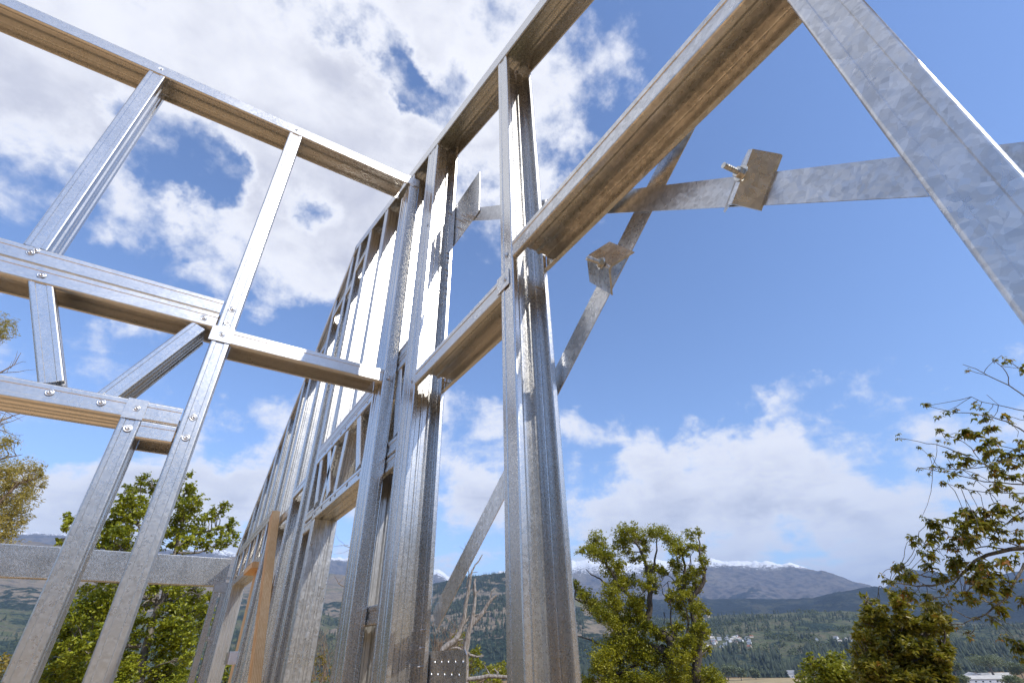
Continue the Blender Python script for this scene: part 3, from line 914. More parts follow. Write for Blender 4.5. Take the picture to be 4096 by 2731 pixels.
webA((-1.110, 1.785), (-0.842, 1.215), 0.100, True)
webA((-0.325, 1.790), (-0.604, 1.222), 0.088, True)
webA((-1.45, 1.785), (-1.75, 1.222), 0.09, True)
webA((-2.35, 1.785), (-2.05, 1.222), 0.09, True)
for x, z, owner, yo in ((-1.165, 1.952, mA1, 0), (-1.068, 1.829, mA2, 0), (-0.278, 1.828, mA2, 0), (-0.148, 1.945, aC, 0), (-0.148, 1.838, aC, 0), (-0.155, 1.738, nA, .0075), (-0.781, 1.178, lA, 0), (-0.567, 1.174, lA, 0),
                      (-0.412, 1.172, aD, .0075), (-0.412, 1.060, aD, 0), (-0.146, 1.180, aC, 0), (-0.146, 1.060, aC, 0), (-1.150, 3.875, tkA, .006), (-0.147, 3.892, tkA, .006), (0.948, 1.735, aE, 0), (-1.152, 1.975, aD1, 0)):
    screw((x, YA - yo - .0012, z), (0, -1, 0), owner)
tip((-1.113, 3.25, 3.80), (1, 0, 0), aD1); tip((0.86, 3.29, 1.74), (0, -1, 0), nA)

# ------------------------------------------------------------------ far frame across the end of the building
YE = 12.3
WE = thing('steel_end_frame', 'deep grey galvanised beam on thin posts spanning the far end of the frame', 'beam frame', tuple(P(-2, YE, FLOOR)))
bm_ = member('beam', (-7.0, YE, 1.872), (0.955, YE, 1.845), (0, 0, -1), (0, 1, 0), WE, M_STEEL2, W=0.515, F=0.2, ribs=False, crease=False)
pE1 = member('post', (0.885, YE + .004, FLOOR), (0.885, YE + .004, 1.335), (0, 1, 0), (-1, 0, 0), WE, W=.2, F=.10)
pE2 = member('post', (0.935, YE + .004, FLOOR), (0.935, YE + .004, 1.335), (0, 1, 0), (1, 0, 0), WE, W=.2, F=.10)
boxU('joint_plate', (0.775, YE - .012, 1.22), (1.035, YE - .002, 1.40), M_STEEL2, WE)
boxU('spacer', (0.89, YE - .012, 0.388), (1.07, YE - .002, 0.472), M_STEEL, WE)
boxU('link_bar', (0.956, YE + .02, 1.462), (1.10, YE + .06, 1.515), M_STEEL, WE)
for x, z in ((0.82, 1.29), (0.90, 1.34), (0.985, 1.29)): screw((x, YE - .0125, z), (0, -1, 0), bm_, .9)
screw((0.93, YE - .0125, 0.43), (0, -1, 0), bm_, .9)
member('post', (-6.5, YE + .004, FLOOR), (-6.5, YE + .004, 1.335), (0, 1, 0), (1, 0, 0), WE, W=.2, F=.10)

# ------------------------------------------------------------------ timber
def board(name, p0, p1, ud, w, t, parent=None, mat=M_PINE, **props):
    p0 = np.array(p0, float); p1 = np.array(p1, float); d = (p1 - p0) / np.linalg.norm(p1 - p0)
    u = np.array(ud, float); u -= d * u.dot(d); u /= np.linalg.norm(u); v = np.cross(d, u)
    vs = []
    for pe in (p0, p1):
        for a, b in ((-1, -1), (1, -1), (1, 1), (-1, 1)): vs.append(P(*(pe + u * a * w / 2 + v * b * t / 2)))
    return hexa(name, vs, mat, parent, 0.002, **props)


board('timber_brace', (0.935, 3.33, FLOOR), (0.935, 7.30, 1.66), (0, 1, -.70), .145, .095,
      label='pine board leaning against the inside of the steel wall studs', category='timber')
tp = thing('timber_prop', 'thin upright pine prop with a block on top, under the far window header', 'timber', tuple(P(1.05, 8.35, FLOOR)))
board('post', (1.06, 8.50, FLOOR), (1.06, 8.50, 1.128), (0, 1, 0), .30, .09, tp)
board('block', (1.01, 8.22, 1.175), (1.01, 9.0, 1.175), (0, 0, 1), .085, .20, tp)
# electrical box
eb = thing('electrical_box', 'white steel electrical box with round knockouts, beside the thin pine prop', 'electrical box', tuple(P(0.95, 8.25, 0.07)))
boxU('box_body', (0.905, 8.17, 0.0), (1.043, 8.33, 0.145), M_BOX, eb, .004)
for z in (0.043, 0.108):
    o = bpy.data.objects.new('knockout', bpy.data.meshes.get('knockout') or prism_mesh('knockout', 20, .0105, -.001, .0009, .0004)); o.data.materials[0] = M_BOX
    COL.objects.link(o); par(o, eb); o.location = tuple(P(0.985, 8.1685, z)); o.rotation_euler = (rad(90), 0, 0)
boxU('mounting_bracket', (0.878, 8.19, 0.005), (0.903, 8.31, 0.137), M_STEEL, eb)

# ------------------------------------------------------------------ vegetation
def leaf_mat(name, c1, c2, c3=None, trans=0.35, rough=0.45):
    m, nt, b = new_mat(name)
    a = nd(nt, 'ShaderNodeAttribute', attribute_name='tint')
    c = mixc(nt, sstep(nt, a.outputs['Fac'], 0.0, 0.85), c1, c2)
    if c3: c = mixc(nt, sstep(nt, a.outputs['Fac'], 0.86, 0.97), c, c3)
    nt.links.new(c, b.inputs['Base Color']); b.inputs['Roughness'].default_value = rough
    out = [n for n in nt.nodes if n.type == 'OUTPUT_MATERIAL'][0]
    tr = nd(nt, 'ShaderNodeBsdfTranslucent')
    c_t = mixc(nt, 0.5, c, (0.38, 0.40, 0.03)); nt.links.new(c_t, tr.inputs['Color'])
    mx = nd(nt, 'ShaderNodeMixShader'); mx.inputs[0].default_value = trans
    nt.links.new(b.outputs[0], mx.inputs[1]); nt.links.new(tr.outputs[0], mx.inputs[2]); nt.links.new(mx.outputs[0], out.inputs['Surface'])
    return m


def bark_mat(name, c1, c2, sc=18.0):
    m, nt, b = new_mat(name)
    t = nd(nt, 'ShaderNodeTexCoord')
    v = vmth(nt, 'MULTIPLY', t.outputs['Object'], (sc, sc, sc * .25))
    n = nd(nt, 'ShaderNodeTexNoise', i_Scale=1.0, i_Detail=7.0, i_Roughness=0.7); nt.links.new(v, n.inputs['Vector'])
    nt.links.new(mixc(nt, sstep(nt, n.outputs['Fac'], 0.35, 0.65), c1, c2), b.inputs['Base Color'])
    b.inputs['Roughness'].default_value = 0.9
    bp = nd(nt, 'ShaderNodeBump', i_Strength=0.7, i_Distance=0.03); nt.links.new(n.outputs['Fac'], bp.inputs['Height']); nt.links.new(bp.outputs[0], b.inputs['Normal'])
    return m


L_OAK = leaf_mat('leaf_fresh_green', (0.12, 0.16, 0.012), (0.42, 0.43, 0.03))
L_MID = leaf_mat('leaf_olive_yellow', (0.13, 0.15, 0.010), (0.44, 0.41, 0.025))
L_MAP = leaf_mat('leaf_maple_bronze', (0.07, 0.08, 0.012), (0.34, 0.29, 0.045), (0.42, 0.16, 0.04), 0.4, 0.3)
L_BUSH = leaf_mat('leaf_bronze_green', (0.09, 0.10, 0.010), (0.36, 0.29, 0.03), (0.34, 0.15, 0.03), 0.28, 0.35)
L_LIME = leaf_mat('leaf_lime', (0.14, 0.17, 0.010), (0.36, 0.34, 0.025))
L_GOLD = leaf_mat('leaf_willow_gold', (0.32, 0.24, 0.045), (0.60, 0.47, 0.14), None, 0.4)
L_SHRUB = leaf_mat('leaf_shrub_yellow', (0.12, 0.095, 0.015), (0.36, 0.25, 0.03), None, 0.4)
L_WILLOW = leaf_mat('leaf_pale_willow', (0.10, 0.13, 0.065), (0.21, 0.24, 0.12), None, 0.2)
B_GREY = bark_mat('bark_grey', (0.10, 0.085, 0.07), (0.30, 0.265, 0.22))
B_DARK = bark_mat('bark_dark', (0.045, 0.036, 0.028), (0.15, 0.125, 0.10))
B_DEAD = bark_mat('bark_bleached', (0.15, 0.115, 0.085), (0.46, 0.42, 0.38), 26)
B_TWIG = bark_mat('bark_twig', (0.16, 0.10, 0.06), (0.32, 0.24, 0.17), 30)


class Tubes:
    def __init__(s): s.v = []; s.f = []; s.n = 0

    def add(s, pts, r0, r1, n=6):
        pts = [np.array(p, float) for p in pts]
        m = len(pts)
        base = s.n
        for i, p in enumerate(pts):
            d = pts[min(i + 1, m - 1)] - pts[max(i - 1, 0)]
            d = d / max(np.linalg.norm(d), 1e-9)
            a = np.cross(d, [0.3, 0.9, 0.2]); a = a / max(np.linalg.norm(a), 1e-9); b = np.cross(d, a)
            r = r0 + (r1 - r0) * i / (m - 1)
            for k in range(n):
                t = 2 * math.pi * k / n
                s.v.append(p + (a * math.cos(t) + b * math.sin(t)) * r)
        for i in range(m - 1):
            for k in range(n):
                s.f.append((base + i * n + k, base + i * n + (k + 1) % n, base + (i + 1) * n + (k + 1) % n, base + (i + 1) * n + k))
        s.n += m * n

    def build(s, name, mat, parent=None, **props):
        return tri_mesh(name, np.array(s.v), np.array(s.f), mat, parent, smooth=True, **props)


def wiggle(a, b, n=5, amp=0.08, sag=0.0):
    a = np.array(a, float); b = np.array(b, float); L = np.linalg.norm(b - a)
    pts = []
    o = RNG.normal(size=3) * amp * L
    o2 = RNG.normal(size=3) * amp * .5 * L
    for i in range(n + 1):
        t = i / n
        pts.append(a + (b - a) * t + o * math.sin(math.pi * t) + o2 * math.sin(2 * math.pi * t) + np.array([0, 0, sag * L * math.sin(math.pi * t)]))
    return pts


def leaves(centres, normals_bias, length, width, droop=0.0, jitter=0.6, tint=None, fold=0.25, shape='kite'):
    """leaf blades: folded kites, one per centre; returns verts, tris, tint"""
    c = np.asarray(centres); N = len(c)
    ax = RNG.normal(size=(N, 3)); ax[:, 2] = ax[:, 2] * 0.5 - droop
    ax /= np.linalg.norm(ax, axis=1)[:, None]
    nb = np.array([0, 0, 1.0]) * normals_bias + RNG.normal(size=(N, 3)) * jitter
    sd = np.cross(ax, nb); sd /= np.maximum(np.linalg.norm(sd, axis=1), 1e-6)[:, None]
    nn = np.cross(sd, ax)
    L = length * RNG.uniform(0.65, 1.25, N)[:, None]; Wd = width * RNG.uniform(0.7, 1.2, N)[:, None]
    p0 = c; p1 = c + ax * L
    m_ = c + ax * L * 0.45
    a = m_ + sd * Wd * .5 + nn * Wd * fold; b = m_ - sd * Wd * .5 + nn * Wd * fold
    V = np.stack([p0, a, p1, b], 1).reshape(-1, 3)
    i = np.arange(N) * 4
    T = np.concatenate([np.stack([i, i + 2, i + 1], 1), np.stack([i, i + 3, i + 2], 1)])
    tn = np.repeat(RNG.uniform(0, 1, N) if tint is None else tint, 4)
    return V, T, tn


def clump_points(c, r, n, flat=0.8):
    """points gathered in small sprays inside a clump"""
    k = max(2, int(n / 9))
    sp = RNG.normal(size=(k, 3)); sp /= np.linalg.norm(sp, axis=1)[:, None]
    sp *= (RNG.uniform(0.1, 1.35, k) ** 0.8)[:, None] * r
    sp[:, 2] *= flat
    sp += c
    idx = RNG.integers(0, k, n)
    return sp[idx] + RNG.normal(size=(n, 3)) * r * RNG.uniform(.07, .17) , sp


def make_tree(name, label, cat, dist, trunk, clumps, fx, fy, leaf_len, leaf_w, lmat, bmat, dens, depth, droop=0.1, limbs=(), twig_r=0.012, group=None, base_r=None, bias=0.8, spread=1.0, clump_tint=0.35):
    """trunk and clumps are given in the tree's own flat sketch; fx, fy turn it into directions, depth spreads it in space"""
    def pt(x, y, dd=0.0): return at(fx(x), fy(y), dist + dd)
    root = pt(*trunk[0][0][:2])
    gz_ = float(ground_z(np.array([root[0]]), np.array([root[1]]))[0])
    t = thing(name, label, cat, (float(root[0]), float(root[1]), gz_), group)
    tb = Tubes(); nodes = []
    for ti, (poly_start, *rest) in enumerate(trunk):
        pass
    for poly in trunk:
        r0, r1 = poly[-1]
        pts2 = poly[:-1]
        dd0 = RNG.normal() * depth * .15
        pts = [pt(p[0], p[1], dd0 * i / max(len(pts2) - 1, 1) + (p[2] if len(p) > 2 else 0)) for i, p in enumerate(pts2)]
        fine = []
        for i in range(len(pts) - 1):
            seg = wiggle(pts[i], pts[i + 1], 3, 0.035)
            fine += seg[:-1]
        fine.append(pts[-1])
        tb.add(fine, r0, r1, 8 if r0 > 0.05 else 6)
        for i, q in enumerate(fine): nodes.append((q, r0 + (r1 - r0) * i / len(fine)))
    # the foot of the tree goes down to the ground
    foot = nodes[0][0]
    if foot[2] > gz_: tb.add([np.array([foot[0] + .05, foot[1], gz_ - .1]), (foot + np.array([foot[0], foot[1], gz_])) / 2, foot], (base_r or nodes[0][1]) * 1.25, nodes[0][1], 8)
    NP = np.array([q for q, _ in nodes]); NR = [r for _, r in nodes]
    VV, TT, TN = [], [], []; nv = 0
    for (x, y, r) in clumps:
        s = px2m(dist, fx(x), fy(y)) * abs(fx(1) - fx(0)) * spread
        rm = r * s
        c = pt(x, y, RNG.uniform(-1, 1) * depth)
        n = max(6, int(dens * r * r / 1000))
        pts, sp = clump_points(c, rm, n)
        d = np.linalg.norm(NP - c, axis=1) + np.maximum(0, NP[:, 2] - c[2] + .2 * rm) * 1.2
        j = int(np.argmin(d))
        rb = min(NR[j] * .7, twig_r * 2.2 * (0.6 + rm))
        br = wiggle(NP[j], c, 5, 0.10, 0.03)
        tb.add(br, max(rb, twig_r * .7), twig_r * .5, 5)
        for q in sp[:: max(1, len(sp) // 7)]:
            tb.add(wiggle(br[-2], q, 3, 0.1), twig_r * .5, twig_r * .2, 4)
        shade = np.clip(RNG.uniform(0, 1, n) * (1 - clump_tint) + clump_tint * RNG.uniform(0, 1), 0, 1)
        V, T, tn = leaves(pts, bias, leaf_len, leaf_w, droop, tint=shade)
        VV.append(V); TT.append(T + nv); TN.append(tn); nv += len(V)
    for lb in limbs:
        r0, r1 = lb[-1]
        pts = [pt(p[0], p[1]) for p in lb[:-1]]
        tb.add(pts, r0, r1, 5)
    tb.build('trunk', bmat, t)
    if VV: tri_mesh('crown', np.concatenate(VV), np.concatenate(TT), lmat, t, attr={'tint': np.concatenate(TN)})
    return t


# --- green tree behind the partition (sketch units)
c5x, c5y = (lambda x: 86 + x * .3226), (lambda y: 1062 + y * .3226)
UP = [(1080, 90, 35), (760, 110, 45), (740, 150, 30), (830, 150, 45), (660, 190, 45), (690, 210, 40), (640, 250, 50), (610, 310, 60), (680, 290, 60), (740, 270, 50), (800, 200, 50), (560, 370, 60), (640, 390, 70), (720, 370, 70), (780, 330, 60), (540, 430, 60), (500, 510, 60), (570, 500, 70), (650, 480, 70), (470, 570, 60), (560, 580, 70), (640, 590, 60), (1060, 190, 50), (1100, 170, 40), (1080, 250, 60), (1010, 300, 60), (1150, 280, 50), (1040, 380, 70), (1100, 340, 60), (980, 420, 60), (950, 500, 60), (1030, 480, 80), (1120, 470, 70), (1070, 560, 70), (960, 580, 60), (1150, 560, 50), (1200, 590, 40), (1340, 300, 35), (1310, 350, 40), (1260, 340, 40), (1240, 390, 40), (1180, 400, 45), (1380, 420, 35), (1360, 460, 45), (1330, 500, 45), (1290, 470, 35), (1410, 510, 35), (1370, 560, 45), (1320, 590, 40), (1290, 560, 40), (1220, 520, 45), (1180, 480, 30), (210, 380, 28), (215, 420, 30), (240, 400, 30), (210, 460, 30), (155, 560, 30), (170, 575, 25)]
LOWC = [(430, 920, 70), (340, 900, 50), (500, 950, 70), (560, 900, 50), (330, 1010, 80), (440, 1030, 80), (530, 1050, 70), (260, 1100, 80), (370, 1120, 90), (480, 1140, 80), (200, 1200, 80), (310, 1220, 90), (430, 1230, 80), (180, 1300, 80), (290, 1320, 90), (400, 1330, 80), (120, 1400, 80), (230, 1420, 90), (340, 1420, 80), (80, 1500, 80), (180, 1520, 90), (300, 1520, 80), (800, 900, 50), (870, 880, 50), (1000, 890, 70), (1110, 900, 60), (1000, 980, 70), (1080, 980, 70), (1150, 960, 60), (820, 990, 50), (760, 1020, 50), (960, 1060, 80), (1060, 1080, 80), (1150, 1050, 60), (1210, 960, 40), (1200, 1040, 50), (720, 1130, 60), (690, 1220, 60), (890, 1150, 60), (980, 1170, 80), (1080, 1180, 80), (1180, 1140, 50), (870, 1260, 70), (980, 1280, 80), (1080, 1280, 70), (650, 1300, 60), (620, 1400, 60), (650, 1460, 60), (690, 1380, 40), (870, 1370, 70), (980, 1390, 80), (1070, 1390, 60), (840, 1470, 60), (930, 1490, 80), (1030, 1490, 70), (600, 1520, 60), (830, 1560, 60), (950, 1560, 80), (640, 760, 70), (560, 760, 70), (740, 740, 70), (900, 740, 70), (1000, 720, 70), (1080, 740, 60), (480, 820, 60), (1290, 1090, 25), (1250, 1100, 25), (100, 1610, 90), (250, 1620, 90), (400, 1600, 90), (600, 1620, 90), (800, 1640, 90), (950, 1640, 90), (1080, 1600, 80)]
T1 = [[(700, 1700), (720, 1568), (770, 1330), (830, 1100), (900, 960), (960, 780), (990, 600), (1030, 420), (1040, 230), (0.105, 0.02)],
      [(830, 1100), (850, 960), (800, 780), (740, 560), (700, 380), (0.05, 0.015)], [(990, 600), (1100, 520), (1240, 480), (1340, 460), (0.035, 0.01)],
      [(990, 640), (1150, 640), (1290, 590), (0.03, 0.01)], [(740, 1300), (650, 1300), (500, 1330), (300, 1350), (0.045, 0.015)], [(800, 780), (600, 640), (420, 600), (230, 430), (0.035, 0.008)],
      [(830, 1260), (875, 1250), (880, 1280), (0.02, 0.01)], [(900, 960), (1050, 900), (1150, 880), (0.04, 0.01)], [(1040, 420), (1000, 230), (1070, 90), (0.02, 0.006)]]
make_tree('broadleaf_tree', 'tall fresh green leafy tree with pale trunk, behind the far steel beam', 'tree', 14.0, T1, UP + LOWC, c5x, c5y, 0.074, 0.048, L_OAK, B_GREY, 70, 0.9, droop=0.15)

# --- big tree in the middle of the valley view
c2x, c2y = (lambda x: 1292 + x * .2676), (lambda y: 1148.4 + y * .2676)
C2 = [(170, 440, 50), (290, 330, 80), (260, 430, 90), (530, 270, 90), (620, 310, 80), (520, 350, 80), (690, 350, 60), (770, 280, 90), (840, 260, 60), (960, 370, 90), (900, 330, 60), (1090, 300, 60), (1170, 280, 40), (1130, 400, 50), (400, 480, 90), (400, 600, 70), (120, 740, 50), (200, 820, 70), (260, 900, 80), (330, 960, 80), (400, 800, 90), (480, 700, 90), (560, 680, 90), (600, 860, 90), (640, 940, 80), (760, 680, 60), (780, 740, 60), (450, 900, 80), (450, 1030, 90), (380, 1000, 70), (600, 1020, 100), (700, 1060, 80), (1000, 840, 70), (1000, 920, 70), (1060, 800, 60), (1130, 880, 60), (1130, 940, 50), (1000, 560, 60), (940, 540, 40), (1100, 640, 60), (1060, 660, 50), (560, 1180, 90), (450, 1230, 110), (620, 1200, 100), (360, 1330, 110), (460, 1370, 110), (700, 1310, 110), (850, 1150, 70), (960, 1120, 70), (600, 1330, 100), (820, 1370, 60), (1030, 1230, 80), (1010, 1350, 90), (1200, 1090, 60), (1210, 1150, 50), (1180, 1300, 50), (300, 1440, 80), (500, 1500, 100), (640, 1530, 100), (800, 1540, 110), (960, 1520, 110), (1100, 1500, 100), (1250, 1520, 100), (1330, 1560, 70), (200, 1560, 60), (420, 1560, 100), (710, 430, 50), (800, 580, 60), (730, 600, 50), (480, 560, 60), (640, 500, 50), (560, 440, 50), (1040, 440, 50), (1030, 700, 50), (160, 780, 40), (1150, 600, 50), (1190, 500, 45), (1170, 700, 45), (1110, 760, 50), (1160, 980, 50), (1170, 1050, 50), (1130, 1120, 60), (1160, 1240, 50), (1190, 420, 40), (1010, 780, 50), (940, 800, 40), (870, 620, 40), (1100, 1200, 60), (1120, 1320, 70), (300, 1650, 110), (550, 1650, 110), (800, 1660, 110), (1050, 1640, 110)]
C2 = C2 + [(x + RNG.normal() * 38, y + RNG.normal() * 34, r * .75) for x, y, r in C2 if y > 300]
T2 = [[(960, 1720), (935, 1480), (900, 1380), (870, 1270), (840, 1260), (0.28, 0.13)], [(935, 1480), (930, 1200), (860, 1160), (720, 1040), (750, 900), (755, 760), (735, 650), (690, 480), (640, 380), (600, 300), (0.20, 0.03)],
      [(735, 650), (790, 560), (810, 430), (800, 300), (0.07, 0.02)], [(720, 1040), (640, 920), (560, 800), (470, 720), (380, 560), (300, 430), (260, 360), (0.11, 0.03)],
      [(880, 1300), (700, 1230), (520, 1160), (430, 1070), (330, 970), (230, 880), (100, 840), (0.16, 0.03)], [(480, 1010), (450, 880), (400, 740), (320, 670), (250, 640), (200, 590), (0.07, 0.012)],
      [(1150, 1720), (1150, 1420), (1160, 1170), (1120, 960), (1095, 850), (1190, 740), (1222, 600), (1170, 420), (1170, 290), (0.20, 0.02)], [(1095, 850), (1040, 770), (1052, 560), (1010, 430), (960, 350), (0.09, 0.02)],
      [(1040, 770), (950, 680), (900, 630), (0.04, 0.01)], [(940, 1250), (930, 1050), (920, 850), (905, 700), (0.05, 0.012)], [(920, 900), (860, 800), (840, 700), (0.03, 0.008)], [(760, 960), (690, 900), (640, 850), (0.05, 0.02)],
      [(760, 1600), (740, 1480), (660, 1400), (560, 1450), (420, 1500), (0.10, 0.03)], [(840, 1260), (790, 1280), (750, 1310), (0.08, 0.03)], [(350, 1250), (250, 1200), (120, 1165), (0.05, 0.015)]]
D2 = [[(970, 1190), (900, 1130), (820, 1110), (760, 1080), (715, 1080), (690, 1130), (0.055, 0.015)], [(820, 1110), (790, 1140), (740, 1180), (0.035, 0.01)], [(1060, 1180), (1080, 1050), (1060, 920), (1030, 850), (1035, 760), (0.05, 0.012)], [(1060, 1050), (1000, 1090), (960, 1070), (0.03, 0.01)], [(870, 960), (880, 1000), (870, 1060), (0.025, 0.01)], [(1090, 600), (1100, 480), (1130, 420), (0.03, 0.008)],
      [(1150, 640), (1110, 560), (1095, 470), (0.025, 0.006)], [(1215, 560), (1240, 480), (1215, 420), (0.02, 0.005)]]
make_tree('broadleaf_tree', 'big gnarled tree with olive yellow leaf clumps and bleached dead limbs before the valley', 'tree', 25.0, T2, C2, c2x, c2y, 0.092, 0.060, L_MID, B_DARK, 115, 1.4, droop=0.1, limbs=D2, twig_r=0.018)

# --- bronze bush tree low on the right
c3x, c3y = (lambda x: 1895 + x * .28604), (lambda y: 1119.7 + y * .28604)
C4 = [(325, 875, 25), (340, 920, 35), (350, 970, 50), (330, 1030, 50), (400, 1000, 55), (410, 910, 20), (460, 980, 45), (540, 830, 25), (560, 880, 35), (590, 930, 50), (620, 890, 25), (600, 990, 60), (660, 950, 30), (640, 1050, 60), (820, 930, 35), (830, 990, 55), (890, 960, 30), (800, 1060, 60), (900, 1030, 60), (960, 1060, 50), (980, 1100, 40), (300, 1050, 20), (290, 1090, 50), (380, 1090, 70), (480, 1060, 70), (550, 1060, 60), (700, 1060, 60), (720, 1110, 70), (850, 1130, 70), (920, 1150, 50), (260, 1170, 50), (350, 1180, 80), (450, 1150, 80), (560, 1160, 80), (650, 1150, 80), (780, 1180, 80), (330, 1260, 90), (450, 1260, 90), (560, 1260, 90), (680, 1260, 90), (800, 1260, 80), (950, 1240, 50), (980, 1310, 55), (230, 1290, 40), (280, 1340, 80), (400, 1350, 100), (530, 1360, 100), (660, 1360, 100), (790, 1360, 90), (900, 1350, 70), (960, 1340, 50), (330, 1440, 100), (470, 1450, 110), (600, 1460, 110), (740, 1450, 110), (870, 1440, 100), (960, 1440, 60), (320, 1540, 110), (470, 1540, 110), (620, 1550, 110), (770, 1550, 110), (900, 1540, 100), (990, 1530, 50), (350, 1640, 110), (550, 1650, 110), (750, 1650, 110), (920, 1630, 100)]
T4 = [[(840, 1720), (800, 1560), (720, 1420), (660, 1300), (610, 1150), (580, 1000), (545, 830), (0.07, 0.008)], [(660, 1300), (520, 1200), (420, 1080), (350, 960), (325, 870), (0.035, 0.006)], [(720, 1420), (800, 1250), (830, 1100), (820, 920), (0.035, 0.006)], [(800, 1560), (900, 1400), (950, 1250), (970, 1100), (0.03, 0.006)], [(760, 1500), (550, 1420), (350, 1400), (0.03, 0.008)]]
C4 = C4 + [(x + RNG.normal() * 22, y + RNG.normal() * 20, r * .6) for x, y, r in C4]
make_tree('bronze_leaf_tree', 'bushy tree of glossy bronze and green leaves, below the hanging branches on the right', 'tree', 9.0, T4, C4, c3x, c3y, 0.072, 0.038, L_BUSH, B_GREY, 36, 0.55, droop=0.2, twig_r=0.006, spread=0.72)
# --- lime tree beside it
C5 = [(50, 1360, 50), (130, 1360, 40), (60, 1420, 70), (150, 1430, 70), (30, 1480, 80), (110, 1500, 90), (200, 1490, 60), (60, 1560, 90), (170, 1560, 90), (240, 1540, 50), (220, 1450, 40), (-120, 1390, 50), (-140, 1460, 60), (-60, 1420, 60), (-130, 1540, 70), (-50, 1510, 80), (-100, 1640, 100), (60, 1650, 100), (180, 1640, 90)]
T5 = [[(60, 1760), (50, 1600), (40, 1500), (60, 1380), (0.06, 0.01)], [(50, 1600), (-60, 1500), (-120, 1400), (0.03, 0.008)], [(50, 1600), (150, 1500), (150, 1380), (0.03, 0.008)]]
make_tree('lime_green_shrub', 'small bright lime green shrub just left of the bronze leafed tree', 'shrub', 13.0, T5, C5, c3x, c3y, 0.085, 0.05, L_LIME, B_GREY, 45, 0.6)

# --- willow at the left edge
c6x, c6y = (lambda x: x * .4028), (lambda y: 689 + y * .4028)
C6 = [(30, 130, 60), (0, 180, 60), (20, 820, 60), (60, 800, 30), (30, 980, 80), (100, 960, 80), (180, 960, 60), (230, 1000, 40), (250, 1060, 25), (60, 1060, 90), (150, 1050, 80), (40, 1150, 90), (130, 1140, 60), (160, 1110, 50), (20, 1250, 90), (100, 1220, 60), (130, 1270, 30), (30, 1330, 70), (70, 1300, 40), (-60, 1000, 100), (-80, 1150, 110), (-60, 1300, 100), (-120, 850, 100), (-100, 150, 90), (-150, 450, 100), (-60, 1420, 100), (20, 1430, 70), (-80, 700, 80)]
T6 = [[(-160, 2300), (-150, 1800), (-130, 1300), (-110, 800), (-80, 400), (-40, 150), (0.20, 0.02)], [(-130, 1300), (0, 1150), (120, 1040), (220, 1010), (0.06, 0.01)], [(-110, 800), (0, 690), (70, 660), (150, 640), (0.04, 0.006)], [(-90, 500), (0, 415), (80, 370), (120, 300), (0.03, 0.005)], [(-120, 980), (20, 900), (130, 880), (0.04, 0.006)], [(-100, 260), (0, 215), (90, 212), (0.02, 0.005)]]
D6 = [[(0, 415), (100, 410), (150, 400), (205, 395), (0.012, 0.003)], [(80, 370), (130, 350), (150, 355), (0.008, 0.003)], [(0, 620), (60, 650), (130, 690), (0.014, 0.003)], [(0, 710), (70, 690), (150, 655), (0.014, 0.003)], [(0, 740), (80, 768), (135, 768), (0.012, 0.003)], [(0, 690), (40, 630), (0.01, 0.003)], [(60, 390), (90, 330), (100, 290), (0.008, 0.003)], [(0, 640), (60, 660), (0.01, .004)], [(40, 410), (70, 345), (0.007, .003)], [(0, 885), (70, 890), (130, 880), (0.012, .003)]]
make_tree('willow_tree', 'golden leafed willow with bare upper twigs at the left edge of the view', 'tree', 18.0, T6, C6, c6x, c6y, 0.085, 0.022, L_GOLD, B_TWIG, 130, 1.0, droop=0.5, limbs=D6, twig_r=0.008)

# --- dead tree between the two big studs, shrubs around it
c7x, c7y = (lambda x: 976 + x * .231), (lambda y: 1205.9 + y * .231)
T7 = [[(400, 1400), (400, 1240), (425, 1100), (465, 980), (485, 850), (500, 700), (492, 560), (505, 530), (0.10, 0.02)], [(150, 1330), (180, 1230), (310, 1130), (370, 980), (400, 850), (425, 700), (440, 600), (455, 500), (470, 450), (500, 390), (570, 290), (0.09, 0.012)],
      [(460, 990), (560, 890), (620, 790), (660, 740), (710, 695), (0.065, 0.03)], [(650, 750), (662, 660), (700, 630), (0.022, 0.006)], [(480, 900), (560, 872), (660, 858), (0.03, 0.008)], [(490, 690), (478, 630), (490, 560), (0.028, 0.008)], [(490, 690), (550, 630), (0.02, 0.006)],
      [(440, 480), (420, 560), (415, 620), (0.02, 0.012)], [(380, 980), (440, 910), (0.045, 0.03)], [(400, 1240), (450, 1290), (520, 1305), (580, 1300), (0.045, 0.012)], [(390, 1250), (320, 1215), (260, 1225), (0.045, 0.015)], [(320, 1140), (400, 1135), (0.03, 0.015)], [(470, 470), (530, 465), (0.012, 0.005)], [(500, 390), (550, 320), (580, 285), (0.01, 0.003)], [(395, 250), (345, 205), (0.008, .003)], [(400, 300), (410, 240), (400, 170), (0.009, .003)], [(440, 480), (400, 300), (0.014, .008)]]
make_tree('dead_tree', 'leafless dead tree with bleached broken limbs, between the two nearest studs', 'tree', 16.0, T7, [], c7x, c7y, 0.05, 0.03, L_LIME, B_DEAD, 10, 0.3)
tb = Tubes()
for poly in ([(300, 1560), (420, 1530), (560, 1512), (640, 1495), (800, 1508), (900, 1500), (0.05, 0.04)], [(715, 1502), (722, 1460), (690, 1425), (0.035, 0.015)], [(650, 1492), (610, 1420), (580, 1370), (0.02, 0.006)]):
    tb.add([at(c7x(x), c7y(y), 14.5) for x, y in poly[:-1]], *poly[-1], 7)
tb.build('fallen_branch', B_DEAD, label='long bleached bare branch lying low across the shrubs between the near studs', category='branch')
